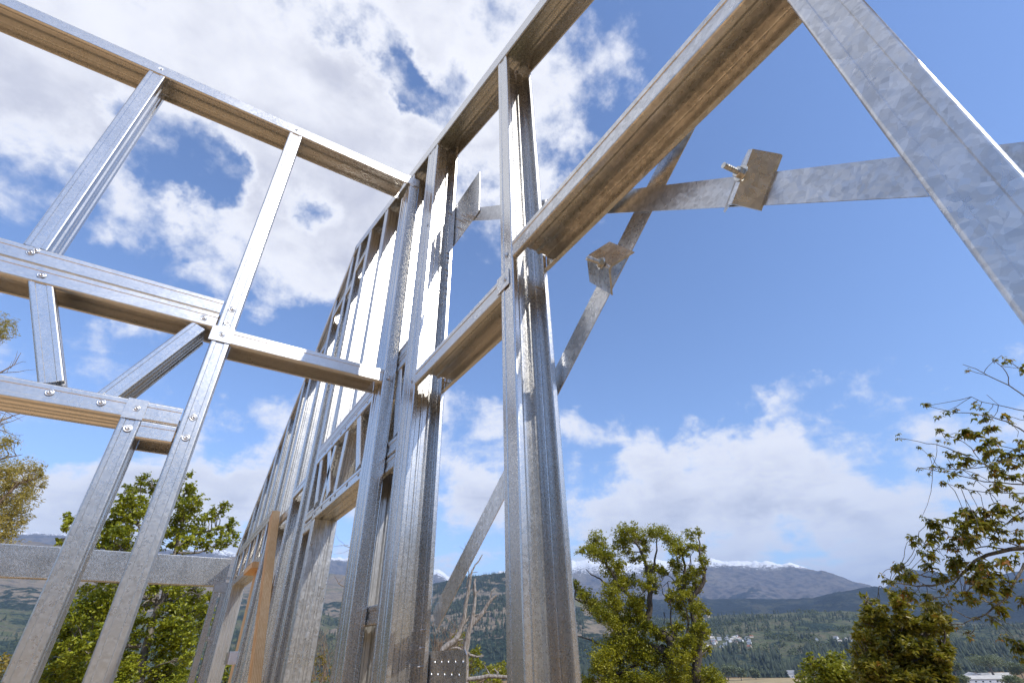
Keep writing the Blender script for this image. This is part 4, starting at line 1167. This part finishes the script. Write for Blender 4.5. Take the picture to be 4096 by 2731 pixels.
C8 = [(330, 1150, 60), (370, 1090, 50), (280, 1250, 50), (500, 1250, 60), (470, 1330, 70), (540, 1390, 70), (700, 1440, 70), (760, 1400, 60), (640, 1420, 50), (480, 1440, 60), (780, 1480, 60), (450, 1560, 60), (550, 1570, 70), (700, 1560, 70), (620, 1500, 60), (840, 1440, 60), (210, 1300, 60), (160, 900, 25), (120, 860, 25), (330, 1380, 90), (250, 1480, 90), (400, 1650, 100), (650, 1660, 100)]
make_tree('yellow_green_shrub', 'yellow green leafy shrub around the foot of the bleached dead tree', 'shrub', 18.5, [[(420, 1800), (430, 1600), (450, 1450), (480, 1300), (0.05, 0.01)], [(430, 1600), (330, 1300), (340, 1130), (0.03, 0.008)], [(430, 1600), (650, 1480), (760, 1400), (0.03, 0.008)]], C8, c7x, c7y, 0.085, 0.05, L_LIME, B_TWIG, 40, 0.8, twig_r=0.007)


def twig_bush(name, label, dist, fx, fy, boxes, n, mat, cat='shrub'):
    tb = Tubes()
    for (x0, y0, x1, y1) in boxes:
        for i in range(n):
            bx = RNG.uniform(x0, x1); by = y1 + RNG.uniform(0, 60)
            dd = RNG.uniform(-.6, .6)
            h = RNG.uniform(.45, 1.0) * (by - y0)
            lean = RNG.normal() * .22
            p = [at(fx(bx + lean * h * t + RNG.normal() * 4), fy(by - h * t), dist + dd) for t in (0, .25, .5, .75, 1)]
            tb.add(p, 0.014, 0.003, 4)
            for k in range(5):
                t = RNG.uniform(.3, .95); sx = bx + lean * h * t; sy = by - h * t
                l = RNG.uniform(.12, .3) * h; sgn = RNG.choice([-1, 1])
                q = [at(fx(sx), fy(sy), dist + dd), at(fx(sx + sgn * l * .5), fy(sy - l * .5), dist + dd + .1), at(fx(sx + sgn * l * .75), fy(sy - l), dist + dd + .15)]
                tb.add(q, 0.006, 0.002, 3)
    return tb.build(name, mat, label=label, category=cat)


twig_bush('bare_shrub', 'brown leafless twiggy shrub left of the bleached dead tree', 17.5, c7x, c7y, [(80, 930, 380, 1300), (60, 1100, 330, 1300)], 26, B_TWIG)
c9x, c9y = (lambda x: 689 + x * .1465), (lambda y: 1338.5 + y * .1465)
C9 = [(300, 1150, 100), (400, 1250, 90), (250, 1250, 80), (330, 1400, 60), (280, 1500, 100), (420, 1520, 100), (200, 1520, 90), (380, 1100, 60), (460, 1400, 60), (480, 1560, 80), (120, 1560, 80), (300, 1700, 120), (480, 1700, 120), (100, 1700, 120)]
make_tree('golden_shrub', 'golden yellow shrub seen through the steel door opening', 'shrub', 20.0, [[(330, 1900), (330, 1600), (320, 1300), (0.04, 0.01)], [(330, 1600), (420, 1300), (0.02, 0.006)]], C9, c9x, c9y, 0.07, 0.04, L_SHRUB, B_TWIG, 6, 0.7, twig_r=0.006)
twig_bush('bare_shrub', 'bare pale twiggy shrub seen through the steel door opening', 22.0, c9x, c9y, [(180, 700, 520, 1500)], 22, B_TWIG)
# bare tree behind the door opening: thin twigs against the sky
cax, cay = (lambda x: x), (lambda y: y)
TA = [[(835, 1600), (832, 1450), (850, 1330), (862, 1260), (0.07, 0.015)], [(850, 1330), (800, 1352), (778, 1340), (768, 1322), (0.02, 0.004)], [(778, 1340), (795, 1318), (0.006, 0.002)], [(850, 1300), (825, 1262), (790, 1252), (762, 1256), (0.018, 0.003)], [(800, 1252), (778, 1240), (770, 1222), (0.006, 0.002)], [(812, 1256), (785, 1270), (765, 1272), (0.006, .002)], [(845, 1430), (800, 1428), (785, 1440), (0.03, .02)], [(800, 1430), (812, 1416), (0.02, .012)]]
make_tree('bare_tree', 'slim leafless tree reaching into the steel door opening from behind the corner stud', 'tree', 19.0, TA, [], cax, cay, .05, .03, L_LIME, B_TWIG, 5, .2)
make_tree('dark_green_shrub', 'dark green shrub at the bottom of the view under the white electrical box', 'shrub', 15.0, [[(520, 1640), (518, 1560), (520, 1510), (0.03, 0.01)]], [(520, 1530, 18), (512, 1550, 22), (530, 1560, 20), (505, 1575, 24), (525, 1590, 26)], cax, cay, .07, .045, L_OAK, B_DARK, 260, .3, twig_r=.006)
make_tree('golden_shrub', 'olive gold shrub in the bottom left corner beside the slanting stud', 'shrub', 16.0, [[(20, 1660), (18, 1560), (20, 1500), (0.03, 0.01)]], [(10, 1525, 22), (30, 1540, 24), (0, 1555, 26), (45, 1560, 24), (60, 1520, 14), (20, 1585, 30), (60, 1590, 26)], cax, cay, .08, .05, L_GOLD, B_TWIG, 260, .4, twig_r=.006)

# --- hanging branches of the near tree on the right: rosettes of pointed leaves
cmx, cmy = (lambda x: 1952.3 + x * .25635), (lambda y: 775.2 + y * .25635)
RA = [(1297, 200, 28), (1408, 200, 38), (1510, 255, 45), (1548, 290, 25), (1062, 292, 25), (700, 612, 38), (803, 665, 45), (915, 660, 35), (1105, 580, 32), (1155, 632, 40), (1243, 670, 42), (1120, 682, 22), (1370, 685, 45), (1250, 780, 58), (1450, 762, 25), (795, 838, 35), (868, 872, 32), (980, 860, 65), (1060, 875, 35), (783, 915, 32), (875, 930, 28), (1190, 890, 75), (1250, 955, 55), (1500, 890, 40), (438, 898, 36), (607, 982, 24), (720, 1043, 33), (853, 1053, 40), (930, 1040, 40), (1040, 1110, 75), (1235, 1070, 55), (1400, 1050, 70), (1510, 1000, 50), (1200, 1115, 40), (1440, 1165, 85), (1500, 1120, 40), (1260, 1170, 50), (612, 1167, 26), (740, 1150, 20), (705, 1210, 18), (890, 1180, 48), (960, 1225, 40), (1065, 1237, 38), (1280, 1260, 65), (880, 1312, 36), (976, 1320, 18), (1105, 1335, 38), (1240, 1360, 28), (1420, 1375, 52), (1535, 1465, 40), (1050, 1540, 50), (1330, 1520, 60), (1470, 1510, 40), (1620, 700, 50), (1640, 1050, 60), (1650, 1250, 60)]
RB = [(780, 230, 30), (840, 270, 50), (890, 300, 35), (1130, 190, 45), (1180, 220, 50), (1080, 260, 60), (1150, 300, 80), (1250, 250, 60), (1320, 220, 60), (1400, 190, 55), (1060, 360, 60), (1130, 420, 70), (1200, 400, 60), (1300, 330, 60), (1370, 340, 50), (1230, 330, 50), (710, 385, 35), (750, 420, 45), (790, 460, 50), (860, 390, 50), (920, 430, 50), (990, 470, 50), (830, 520, 50), (880, 550, 40), (1500, 370, 50), (1560, 330, 30), (1430, 410, 25), (580, 610, 50), (620, 640, 45), (540, 650, 35), (450, 700, 30), (480, 740, 40), (520, 760, 40), (650, 700, 50), (740, 740, 45), (800, 600, 35), (850, 640, 50), (910, 670, 50), (960, 710, 35), (960, 560, 45), (1030, 580, 50), (1110, 560, 45), (1060, 640, 60), (1130, 640, 60), (1220, 550, 45), (1250, 640, 60), (1340, 620, 60), (1400, 560, 60), (1430, 640, 40), (1150, 720, 60), (1180, 770, 45), (1280, 760, 70), (1350, 800, 60), (1280, 680, 50), (1450, 720, 50), (1540, 600, 35), (1580, 740, 30), (1000, 790, 35), (640, 820, 50), (700, 840, 50), (770, 860, 50), (830, 880, 35), (960, 840, 35), (960, 940, 50), (1100, 860, 45), (1160, 890, 50), (1220, 890, 40), (1140, 910, 40), (1370, 950, 60), (1400, 990, 45), (1450, 820, 50), (1380, 860, 40), (1210, 1040, 30), (1140, 1180, 40), (1160, 1200, 30), (1470, 1210, 40), (1530, 1250, 50), (1580, 1290, 60), (1000, 1090, 40), (1580, 105, 35), (1520, 160, 40), (1580, 220, 35), (1640, 500, 60), (1650, 900, 60), (1650, 1200, 60)]
TD = 5.2
LIMB_A = [[(1900, 1420), (1559, 1300), (1300, 1180), (1000, 1040), (800, 965), (690, 950), (440, 900), (.016, .003)], [(1900, 1400), (1559, 1315), (1200, 1290), (1000, 1240), (850, 1205), (610, 1165), (.014, .003)], [(1900, 1120), (1559, 840), (1400, 750), (1250, 705), (1100, 675), (950, 675), (700, 612), (.014, .003)],
          [(1900, 900), (1559, 520), (1420, 425), (1235, 340), (1130, 280), (1010, 240), (.013, .002)], [(1425, 425), (1410, 330), (1370, 270), (1300, 205), (.007, .002)], [(1235, 340), (1150, 318), (1062, 292), (.005, .002)], [(1900, 520), (1559, 310), (1480, 250), (1408, 200), (.009, .002)], [(1900, 800), (1559, 655), (1330, 605), (1180, 575), (1090, 530), (.009, .002)],
          [(1900, 1500), (1559, 1395), (1250, 1390), (1060, 1360), (880, 1310), (.009, .002)], [(1900, 1290), (1559, 1060), (1300, 1130), (1100, 1170), (950, 1180), (740, 1150), (.009, .002)], [(1160, 1090), (1090, 990), (990, 920), (890, 880), (795, 838), (.006, .002)], [(1900, 1250), (1480, 1000), (1310, 965), (1190, 890), (980, 860), (.009, .002)], [(1330, 600), (1270, 550), (1225, 512), (.004, .0015)], [(1559, 740), (1450, 710), (1370, 685), (.005, .002)], [(1000, 1245), (880, 1190), (740, 1150), (.004, .002)]]
LIMB_B = [[(1900, 560), (1598, 485), (1480, 495), (1300, 540), (1200, 590), (1090, 700), (1000, 745), (860, 785), (740, 790), (560, 760), (450, 700), (.040, .004)], [(1900, 520), (1598, 610), (1540, 720), (1480, 850), (1350, 960), (1260, 1030), (1100, 1095), (1000, 1090), (.024, .003)], [(1090, 700), (1000, 830), (960, 880), (860, 885), (.012, .003)], [(1000, 745), (860, 720), (720, 695), (600, 640), (.010, .003)], [(1480, 495), (1300, 470), (1150, 490), (900, 490), (760, 430), (.010, .002)], [(1300, 400), (1150, 370), (950, 310), (840, 270), (.008, .002)], [(1598, 485), (1480, 440), (1300, 400), (.012, .008)], [(1210, 1060), (1120, 1030), (1040, 980), (960, 930), (.008, .002)], [(1598, 230), (1500, 270), (1400, 310), (1250, 300), (.010, .003)], [(1900, 100), (1598, 190), (1500, 250), (1400, 330), (1330, 420), (.012, .004)], [(1370, 920), (1230, 900), (1100, 860), (.008, .003)], [(900, 820), (830, 790), (780, 770), (.005, .002)],
          [(1900, 1350), (1650, 1320), (1560, 1250), (1470, 1200), (1450, 1150), (.012, .003)], [(1200, 1100), (1195, 1150), (1150, 1180), (.004, .002)]]
mt = thing('maple_tree', 'near tree reaching in from the right with hanging rosettes of pointed bronze leaves', 'tree', (0, 0, 0))
ax_ = at(2620, 1240, TD + .8)
mt.location = (float(ax_[0]), float(ax_[1]), -0.4)
tb = Tubes()
trk = [np.array([ax_[0], ax_[1], -0.5]), ax_ + np.array([0.02, .03, -.3]), ax_ + np.array([.05, -.02, .45])]
tb.add(trk, .09, .04, 9)
mnodes = []
for fx_, fy_, L_ in ((cmx, cmy, LIMB_A), (c3x, c3y, LIMB_B)):
    for li, poly in enumerate(L_):
        dd = RNG.uniform(-.35, .35); n = len(poly) - 1
        pts = [at(fx_(p[0]), fy_(p[1]), TD + dd * (i / n) + .25 * (1 - i / n)) for i, p in enumerate(poly[:-1])]
        if poly[0][0] >= 1890: pts = [ax_ + np.array([0, 0, 0.35 if poly[0][1] < 700 and fx_ is cmx else -.05])] + pts
        fine = []
        for i in range(len(pts) - 1): fine += wiggle(pts[i], pts[i + 1], 3, .02)[:-1]
        fine.append(pts[-1]); tb.add(fine, poly[-1][0] * .5, max(.0022, poly[-1][1] * .7), 6)
        mnodes += fine[2:]
MN = np.array(mnodes)


def rosette(c, r, V, T, N):
    k = int(RNG.integers(9, 14)) if r > .05 else int(RNG.integers(6, 9))
    for i in range(k):
        a = 2 * math.pi * (i + RNG.uniform(-.3, .3)) / k
        base = c + RNG.normal(size=3) * r * .22
        out = np.array([math.cos(a), math.sin(a), RNG.uniform(-1.1, .25)]); out /= np.linalg.norm(out)
        sd = np.cross(out, [0, 0, 1.0]) + RNG.normal(size=3) * .25; sd /= np.linalg.norm(sd); up = np.cross(sd, out)
        L = r * RNG.uniform(.75, 1.2); w = L * .30
        d2 = out * .75 + np.array([0, 0, -.65]); d2 /= np.linalg.norm(d2)
        t0 = RNG.uniform(0, 1)
        # a three-lobed blade with hanging tips
        m1 = base + out * L * .38; tipp = m1 + d2 * L * .75
        ll = base + out * L * .28 + sd * L * .55 + np.array([0, 0, -L * .20]); rl = base + out * L * .28 - sd * L * .55 + np.array([0, 0, -L * .20])
        a1 = base + out * L * .55 + sd * w * .5 + up * L * .03; b1 = base + out * L * .55 - sd * w * .5 + up * L * .03
        i0 = len(N)
        V += [base, a1, tipp, b1, m1 + up * -L * .04, ll, rl]
        T += [(i0, i0 + 4, i0 + 1), (i0 + 1, i0 + 4, i0 + 2), (i0 + 4, i0 + 3, i0 + 2), (i0, i0 + 3, i0 + 4), (i0, i0 + 1, i0 + 5), (i0, i0 + 6, i0 + 3)]
        N += [t0] * 7


Vl, Tl, Nl = [], [], []
for fx_, fy_, L_, sc_ in ((cmx, cmy, RA, .25635), (c3x, c3y, RB, .28604)):
    for x, y, r in L_:
        c = at(fx_(x), fy_(y), TD + RNG.uniform(-.3, .3))
        rm = r * sc_ * px2m(TD, fx_(x), fy_(y))
        j = int(np.argmin(np.linalg.norm(MN - c, axis=1) + np.maximum(0, c[0] - MN[:, 0]) * .5))
        if np.linalg.norm(MN[j] - c) > .02: tb.add(wiggle(MN[j], c, 4, .06), .0028, .0016, 4)
        m = max(1, int(round((r / 26) ** 1.6)))
        for q in range(m):
            o = RNG.normal(size=3) * rm * .55 * (m > 1)
            rosette(c + o, max(.032, min(rm, .050)) * RNG.uniform(.85, 1.2), Vl, Tl, Nl)
tb.build('trunk', B_GREY, mt)
tri_mesh('crown', np.array(Vl), np.array(Tl), L_MAP, mt, attr={'tint': np.array(Nl)})

# ------------------------------------------------------------------ valley: woods, willows, farm, town
M_PINEF = leaf_mat('conifer_needles', (0.018, 0.030, 0.018), (0.048, 0.066, 0.034), None, 0.05, 0.8)
M_BROAD = leaf_mat('distant_broadleaf', (0.05, 0.068, 0.026), (0.14, 0.165, 0.06), None, 0.05, 0.8)


def cones(pts, hs, n=6):
    V, T, N = [], [], []
    k = len(pts)
    a = np.linspace(0, 2 * math.pi, n, endpoint=False)
    ring = np.stack([np.cos(a), np.sin(a), 0 * a], 1)
    out_v, out_t, out_n = [], [], []
    base = 0
    for lev, (z0, z1, rr_) in enumerate(((0.05, 0.62, .21), (0.35, 1.0, .14))):
        rv = ring[None] * (hs * rr_)[:, None, None] * RNG.uniform(.7, 1.25, (k, n, 1)) + pts[:, None, :]
        rv[:, :, 2] += (hs * z0)[:, None] * RNG.uniform(.6, 1.4, (k, n))
        tp_ = pts.copy(); tp_[:, 2] += hs * z1
        v = np.concatenate([rv, tp_[:, None, :]], 1).reshape(-1, 3)
        o = base + np.arange(k)[:, None] * (n + 1)
        for i in range(n): out_t.append(np.concatenate([o + i, o + (i + 1) % n, o + n], 1))
        out_v.append(v); base += len(v)
        out_n.append(np.repeat(RNG.uniform(0, 1, k), n + 1))
    return np.concatenate(out_v), np.concatenate(out_t), np.concatenate(out_n)


def on_land(obj):
    from mathutils.bvhtree import BVHTree
    me = obj.data
    co = np.empty(len(me.vertices) * 3, dtype=np.float32); me.vertices.foreach_get('co', co)
    return BVHTree.FromPolygons(co.reshape(-1, 3).tolist(), [tuple(p.vertices) for p in me.polygons])


def drop(bvhs, az, r):
    x, y = r * math.sin(az), r * math.cos(az); best = None
    for b in bvhs:
        h = b.ray_cast(Vector((x, y, 5000)), Vector((0, 0, -1)))
        if h[0] is not None and (best is None or h[0].z > best): best = h[0].z
    return np.array([x, y, best if best is not None else VALLEY])


BV_F = [on_land(bpy.data.objects['forested_hill']), on_land(ground)]
BV_C = [on_land(bpy.data.objects['rocky_hill'])]


def scatter(az0, az1, r0, r1, n, bv, fn=None):
    out = []
    while len(out) < n:
        a = rad(RNG.uniform(az0, az1)); r = math.sqrt(RNG.uniform(r0 * r0, r1 * r1))
        x, y = r * math.sin(a), r * math.cos(a)
        if fn is not None and not fn(math.degrees(a), r, x, y): continue
        out.append(drop(bv, a, r))
    return np.array(out)


def woodmask(s, th, seed): return lambda a, r, x, y: fbm(np.array([x / s]), np.array([y / s]), 3, seed)[0] > th


p = scatter(36, 112, 1330, 2240, 3000, BV_F, woodmask(330, .50, 3))
v, t_, n_ = cones(p, RNG.uniform(8, 18, len(p))); tri_mesh('conifer_wood', v, t_, M_PINEF, attr={'tint': n_}, kind='stuff')
p = scatter(-30, 22, 1330, 2240, 2200, BV_F, woodmask(330, .49, 3))
v, t_, n_ = cones(p, RNG.uniform(8, 18, len(p))); tri_mesh('conifer_wood', v, t_, M_PINEF, attr={'tint': n_}, kind='stuff')
p = scatter(20, 40, 1480, 2850, 2600, BV_C, woodmask(300, .52, 8))
v, t_, n_ = cones(p, RNG.uniform(11, 20, len(p))); tri_mesh('conifer_wood', v, t_, M_PINEF, attr={'tint': n_}, kind='stuff')
# tall pines on the valley floor behind the field
p = np.concatenate([scatter(50.2, 70, 1120, 1470, 1500, BV_F, woodmask(75, .45, 5)), scatter(66, 112, 1080, 1500, 1400, BV_F, woodmask(80, .43, 5)), scatter(38, 50, 1150, 1330, 350, [BV_F[1]], woodmask(60, .5, 6)), scatter(22, 36, 1150, 1480, 420, [BV_F[1]], woodmask(60, .46, 6))])
v, t_, n_ = cones(p, RNG.uniform(14, 27, len(p)), 7); tri_mesh('pine_wood', v, t_, M_PINEF, attr={'tint': n_}, kind='stuff')
# unseen wood added behind and left of the house for dark steel reflections
p = np.concatenate([scatter(105, 255, 34, 130, 420, [BV_F[1]]), scatter(-112, -26, 30, 62, 170, [BV_F[1]])])
v, t_, n_ = cones(p, RNG.uniform(6, 11, len(p)), 7); tri_mesh('unseen_wood', v, t_, M_PINEF, attr={'tint': n_}, kind='stuff')
# hedge of conifers along the back of the field
az = np.linspace(54.6, 60.2, 150) + RNG.normal(size=150) * .015
p = np.array([drop([BV_F[1]], rad(a), 1092 + RNG.normal() * 3) for a in az])
v, t_, n_ = cones(p, RNG.uniform(10, 14, len(p)), 6); tri_mesh('conifer_hedge', v, t_, M_PINEF, attr={'tint': n_}, kind='stuff')


def blob_leaves(c, rx, rz, n, size):
    d = RNG.normal(size=(n, 3)); d /= np.linalg.norm(d, axis=1)[:, None]
    lump = 0.75 + 0.35 * np.sin(d[:, 0] * 5 + c[0]) * np.sin(d[:, 1] * 4 + c[1]) + .15 * np.sin(d[:, 2] * 7)
    rr_ = RNG.uniform(.55, 1.0, n) ** .4 * lump
    p_ = c + d * np.stack([rx * rr_, rx * rr_, rz * rr_], 1)
    return leaves(p_, .8, size, size * .8, .1)


# light woods among the conifers
Vb, Tb, Nb, nvb = [], [], [], 0
for p_ in np.concatenate([scatter(36, 80, 1200, 2150, 900, BV_F, woodmask(240, .53, 15)), scatter(-20, 36, 1200, 2100, 420, BV_F, woodmask(240, .52, 15))]):
    s_ = RNG.uniform(4.5, 8.5)
    V_, T_, N_ = blob_leaves(p_ + np.array([0, 0, s_ * .8]), s_, s_ * .9, 42, 3.2)
    Vb.append(V_); Tb.append(T_ + nvb); Nb.append(N_); nvb += len(V_)
tri_mesh('broadleaf_wood', np.concatenate(Vb), np.concatenate(Tb), M_BROAD, attr={'tint': np.concatenate(Nb)}, kind='stuff')

# pale round willows, each a tree
c9 = lambda x, y: (1569 + .3335 * x, 1046.2 + .3335 * y)
WIL = [(300, 1478, 60, 44, 1010, 'pale round willow at the left end of the dry field'), (390, 1490, 45, 34, 1000, 'pale low willow second from the left beside the dry field'),
       (492, 1492, 36, 32, 1040, 'small darker green round willow by the middle of the dry field'), (1850, 1432, 55, 46, 860, 'pale willow left of the white farm sheds'),
       (2090, 1405, 120, 52, 980, 'broad pale willow rising behind the white farm sheds'), (2310, 1462, 60, 48, 820, 'pale grey willow at the right edge beyond the farm sheds'),
       (2270, 1540, 85, 34, 560, 'low green willow in front of the farm sheds at the right'), (1900, 1540, 60, 34, 560, 'low pale willow in front of the farm sheds at the left'), (230, 1520, 50, 50, 860, 'pale willow bush right behind the big gnarled tree'),
       (1740, 1400, 40, 40, 1000, 'round willow half hidden behind the bronze leafed tree')]
for x, y, rx, ry, dist, lab in WIL:
    X_, Y_ = c9(x, y); c = at(X_, Y_, dist); k = px2m(dist, X_, Y_) * .3335
    g_ = float(ground_z(np.array([c[0]]), np.array([c[1]]))[0])
    t = thing('willow_tree', lab, 'tree', (float(c[0]), float(c[1]), g_))
    Vb, Tb, Nb, nvb = [], [], [], 0
    for q in range(7):
        o = RNG.uniform(-1, 1, 3) * np.array([rx * .55, rx * .55, ry * .35]) * k
        V_, T_, N_ = blob_leaves(c + o, rx * k * .55, ry * k * .6, 330, k * 9)
        Vb.append(V_); Tb.append(T_ + nvb); Nb.append(N_); nvb += len(V_)
    tri_mesh('crown', np.concatenate(Vb), np.concatenate(Tb), L_WILLOW, t, attr={'tint': np.concatenate(Nb)})
    tb = Tubes(); tb.add([np.array([c[0], c[1], g_ - .3]), np.array([c[0], c[1], c[2]])], rx * k * .07, rx * k * .04, 6); tb.build('trunk', B_GREY, t)

# farm sheds and houses
M_ROOF = plain('pale_metal_roof', (0.56, 0.53, 0.47), 0.5, 0.0, 0.08, .2)
M_WALL = plain('white_wall', (0.72, 0.72, 0.74), 0.8, 0.0, 0.04, .3)
M_WALLB = plain('cream_wall', (0.50, 0.44, 0.36), 0.8)
M_ROOFR = plain('red_roof', (0.34, 0.14, 0.09), 0.8); M_ROOFG = plain('grey_roof', (0.30, 0.31, 0.33), 0.7)
M_GLASS = plain('window_dark', (0.03, 0.035, 0.045), 0.15)


def gable(root, c, ang, L, Wd, h, rise, wall_m, roof_m, over=.6, wins=0):
    ca, sa = math.cos(ang), math.sin(ang)
    T_ = lambda x, y, z: (c[0] + x * ca - y * sa, c[1] + x * sa + y * ca, c[2] + z)
    v = [T_(x, y, z) for x in (-L / 2, L / 2) for y, z in ((-Wd / 2, -.5), (Wd / 2, -.5), (Wd / 2, h), (0, h + rise), (-Wd / 2, h))]
    f = [(0, 1, 2, 3, 4), (9, 8, 7, 6, 5), (0, 4, 9, 5), (1, 6, 7, 2), (4, 3, 8, 9), (3, 2, 7, 8)]
    mesh_obj('wall', v, f, wall_m, root)
    v, f = [], []
    for sgn in (-1, 1):
        b = len(v); k = rise / (Wd / 2)
        for x in (-L / 2 - over, L / 2 + over):
            for y, z in ((0, h + rise + .05), (sgn * (Wd / 2 + over), h - over * k + .05), (sgn * (Wd / 2 + over), h - over * k + .35), (0, h + rise + .35)):
                v.append(T_(x, y, z))
        f += [(b, b + 1, b + 2, b + 3), (b + 4, b + 7, b + 6, b + 5), (b, b + 4, b + 5, b + 1), (b + 3, b + 2, b + 6, b + 7), (b + 1, b + 5, b + 6, b + 2), (b, b + 3, b + 7, b + 4)]
    mesh_obj('roof', v, f, roof_m, root)
    for i in range(wins):
        x = -L / 2 + L * (i + .5) / wins
        for s in (-1, 1):
            q = [T_(x + dx, s * (Wd / 2 + dy), z) for dx in (-.9, .9) for dy in (-.05, .06) for z in (1.0, 2.4)]
            hexa('window', [q[0], q[4], q[6], q[2], q[1], q[5], q[7], q[3]], M_GLASS, root)


def place(x, y, dist):
    X_, Y_ = c9(x, y); c = at(X_, Y_, dist); g_ = float(ground_z(np.array([c[0]]), np.array([c[1]]))[0]); return np.array([c[0], c[1], g_])


azf = rad(71)
for x, y, dist, ang, L, Wd, h, rise, lab in ((2060, 1530, 930, .35, 44, 17, 4.2, 3.2, 'long white farm shed with pale roof, nearest of the sheds on the right'),
                                             (1985, 1480, 990, 1.75, 40, 17, 4.5, 4.0, 'white farm shed with its roof ridge end on, behind the near long shed'),
                                             (2110, 1480, 1000, .4, 40, 15, 4.5, 3.2, 'rear pale roofed farm shed at the right end of the group')):
    c = place(x, y, dist)
    t = thing('farm_shed', lab, 'shed', tuple(map(float, c)), 'white farm sheds'); gable(t, c, ang - azf, L, Wd, h, rise, M_WALL, M_ROOF, wins=6)
c = place(732, 1455, 1090); t = thing('farmhouse', 'small white farmhouse against the dark pines behind the dry field', 'house', tuple(map(float, c))); gable(t, c, .3 - azf, 11, 8, 6.5, 4, M_WALL, M_ROOFG, wins=3)
c = place(800, 1458, 1100); t = thing('farmhouse', 'low pale outbuilding right of the small white farmhouse', 'house', tuple(map(float, c))); gable(t, c, .3 - azf, 14, 7, 3, 2.2, M_WALL, M_ROOF, wins=3)
TOWN = [(RNG.uniform(30, 470), 1245 + RNG.normal() * 26 + 18) for i in range(46)] + [(RNG.uniform(-60, 190), RNG.uniform(1095, 1140)) for i in range(10)] + [(RNG.uniform(880, 1180), RNG.uniform(1250, 1300)) for i in range(8)]
for i, (x, y) in enumerate(TOWN):
    X_, Y_ = c9(x, y)
    d_ = ray(X_, Y_); d_ /= np.linalg.norm(d_)
    hit = BV_F[0].ray_cast(Vector((0, 0, CAM_H)), Vector(d_.tolist()))
    hit2 = BV_F[1].ray_cast(Vector((0, 0, CAM_H)), Vector(d_.tolist()))
    h_ = hit if hit[0] is not None and (hit2[0] is None or hit[3] < hit2[3]) else hit2
    if h_[0] is None: continue
    c = np.array(h_[0])
    t = thing('town_house', 'small pale house with a coloured roof, in the town on the far valley side', 'house', tuple(map(float, c)), 'houses of the town across the valley')
    gable(t, c, RNG.uniform(0, 3), RNG.uniform(7, 12), RNG.uniform(6, 8), RNG.uniform(3, 5), RNG.uniform(1.5, 3), M_WALL if i % 2 else M_WALLB, [M_ROOFR, M_ROOFG, M_ROOF, M_ROOFG][i % 4], over=.5)
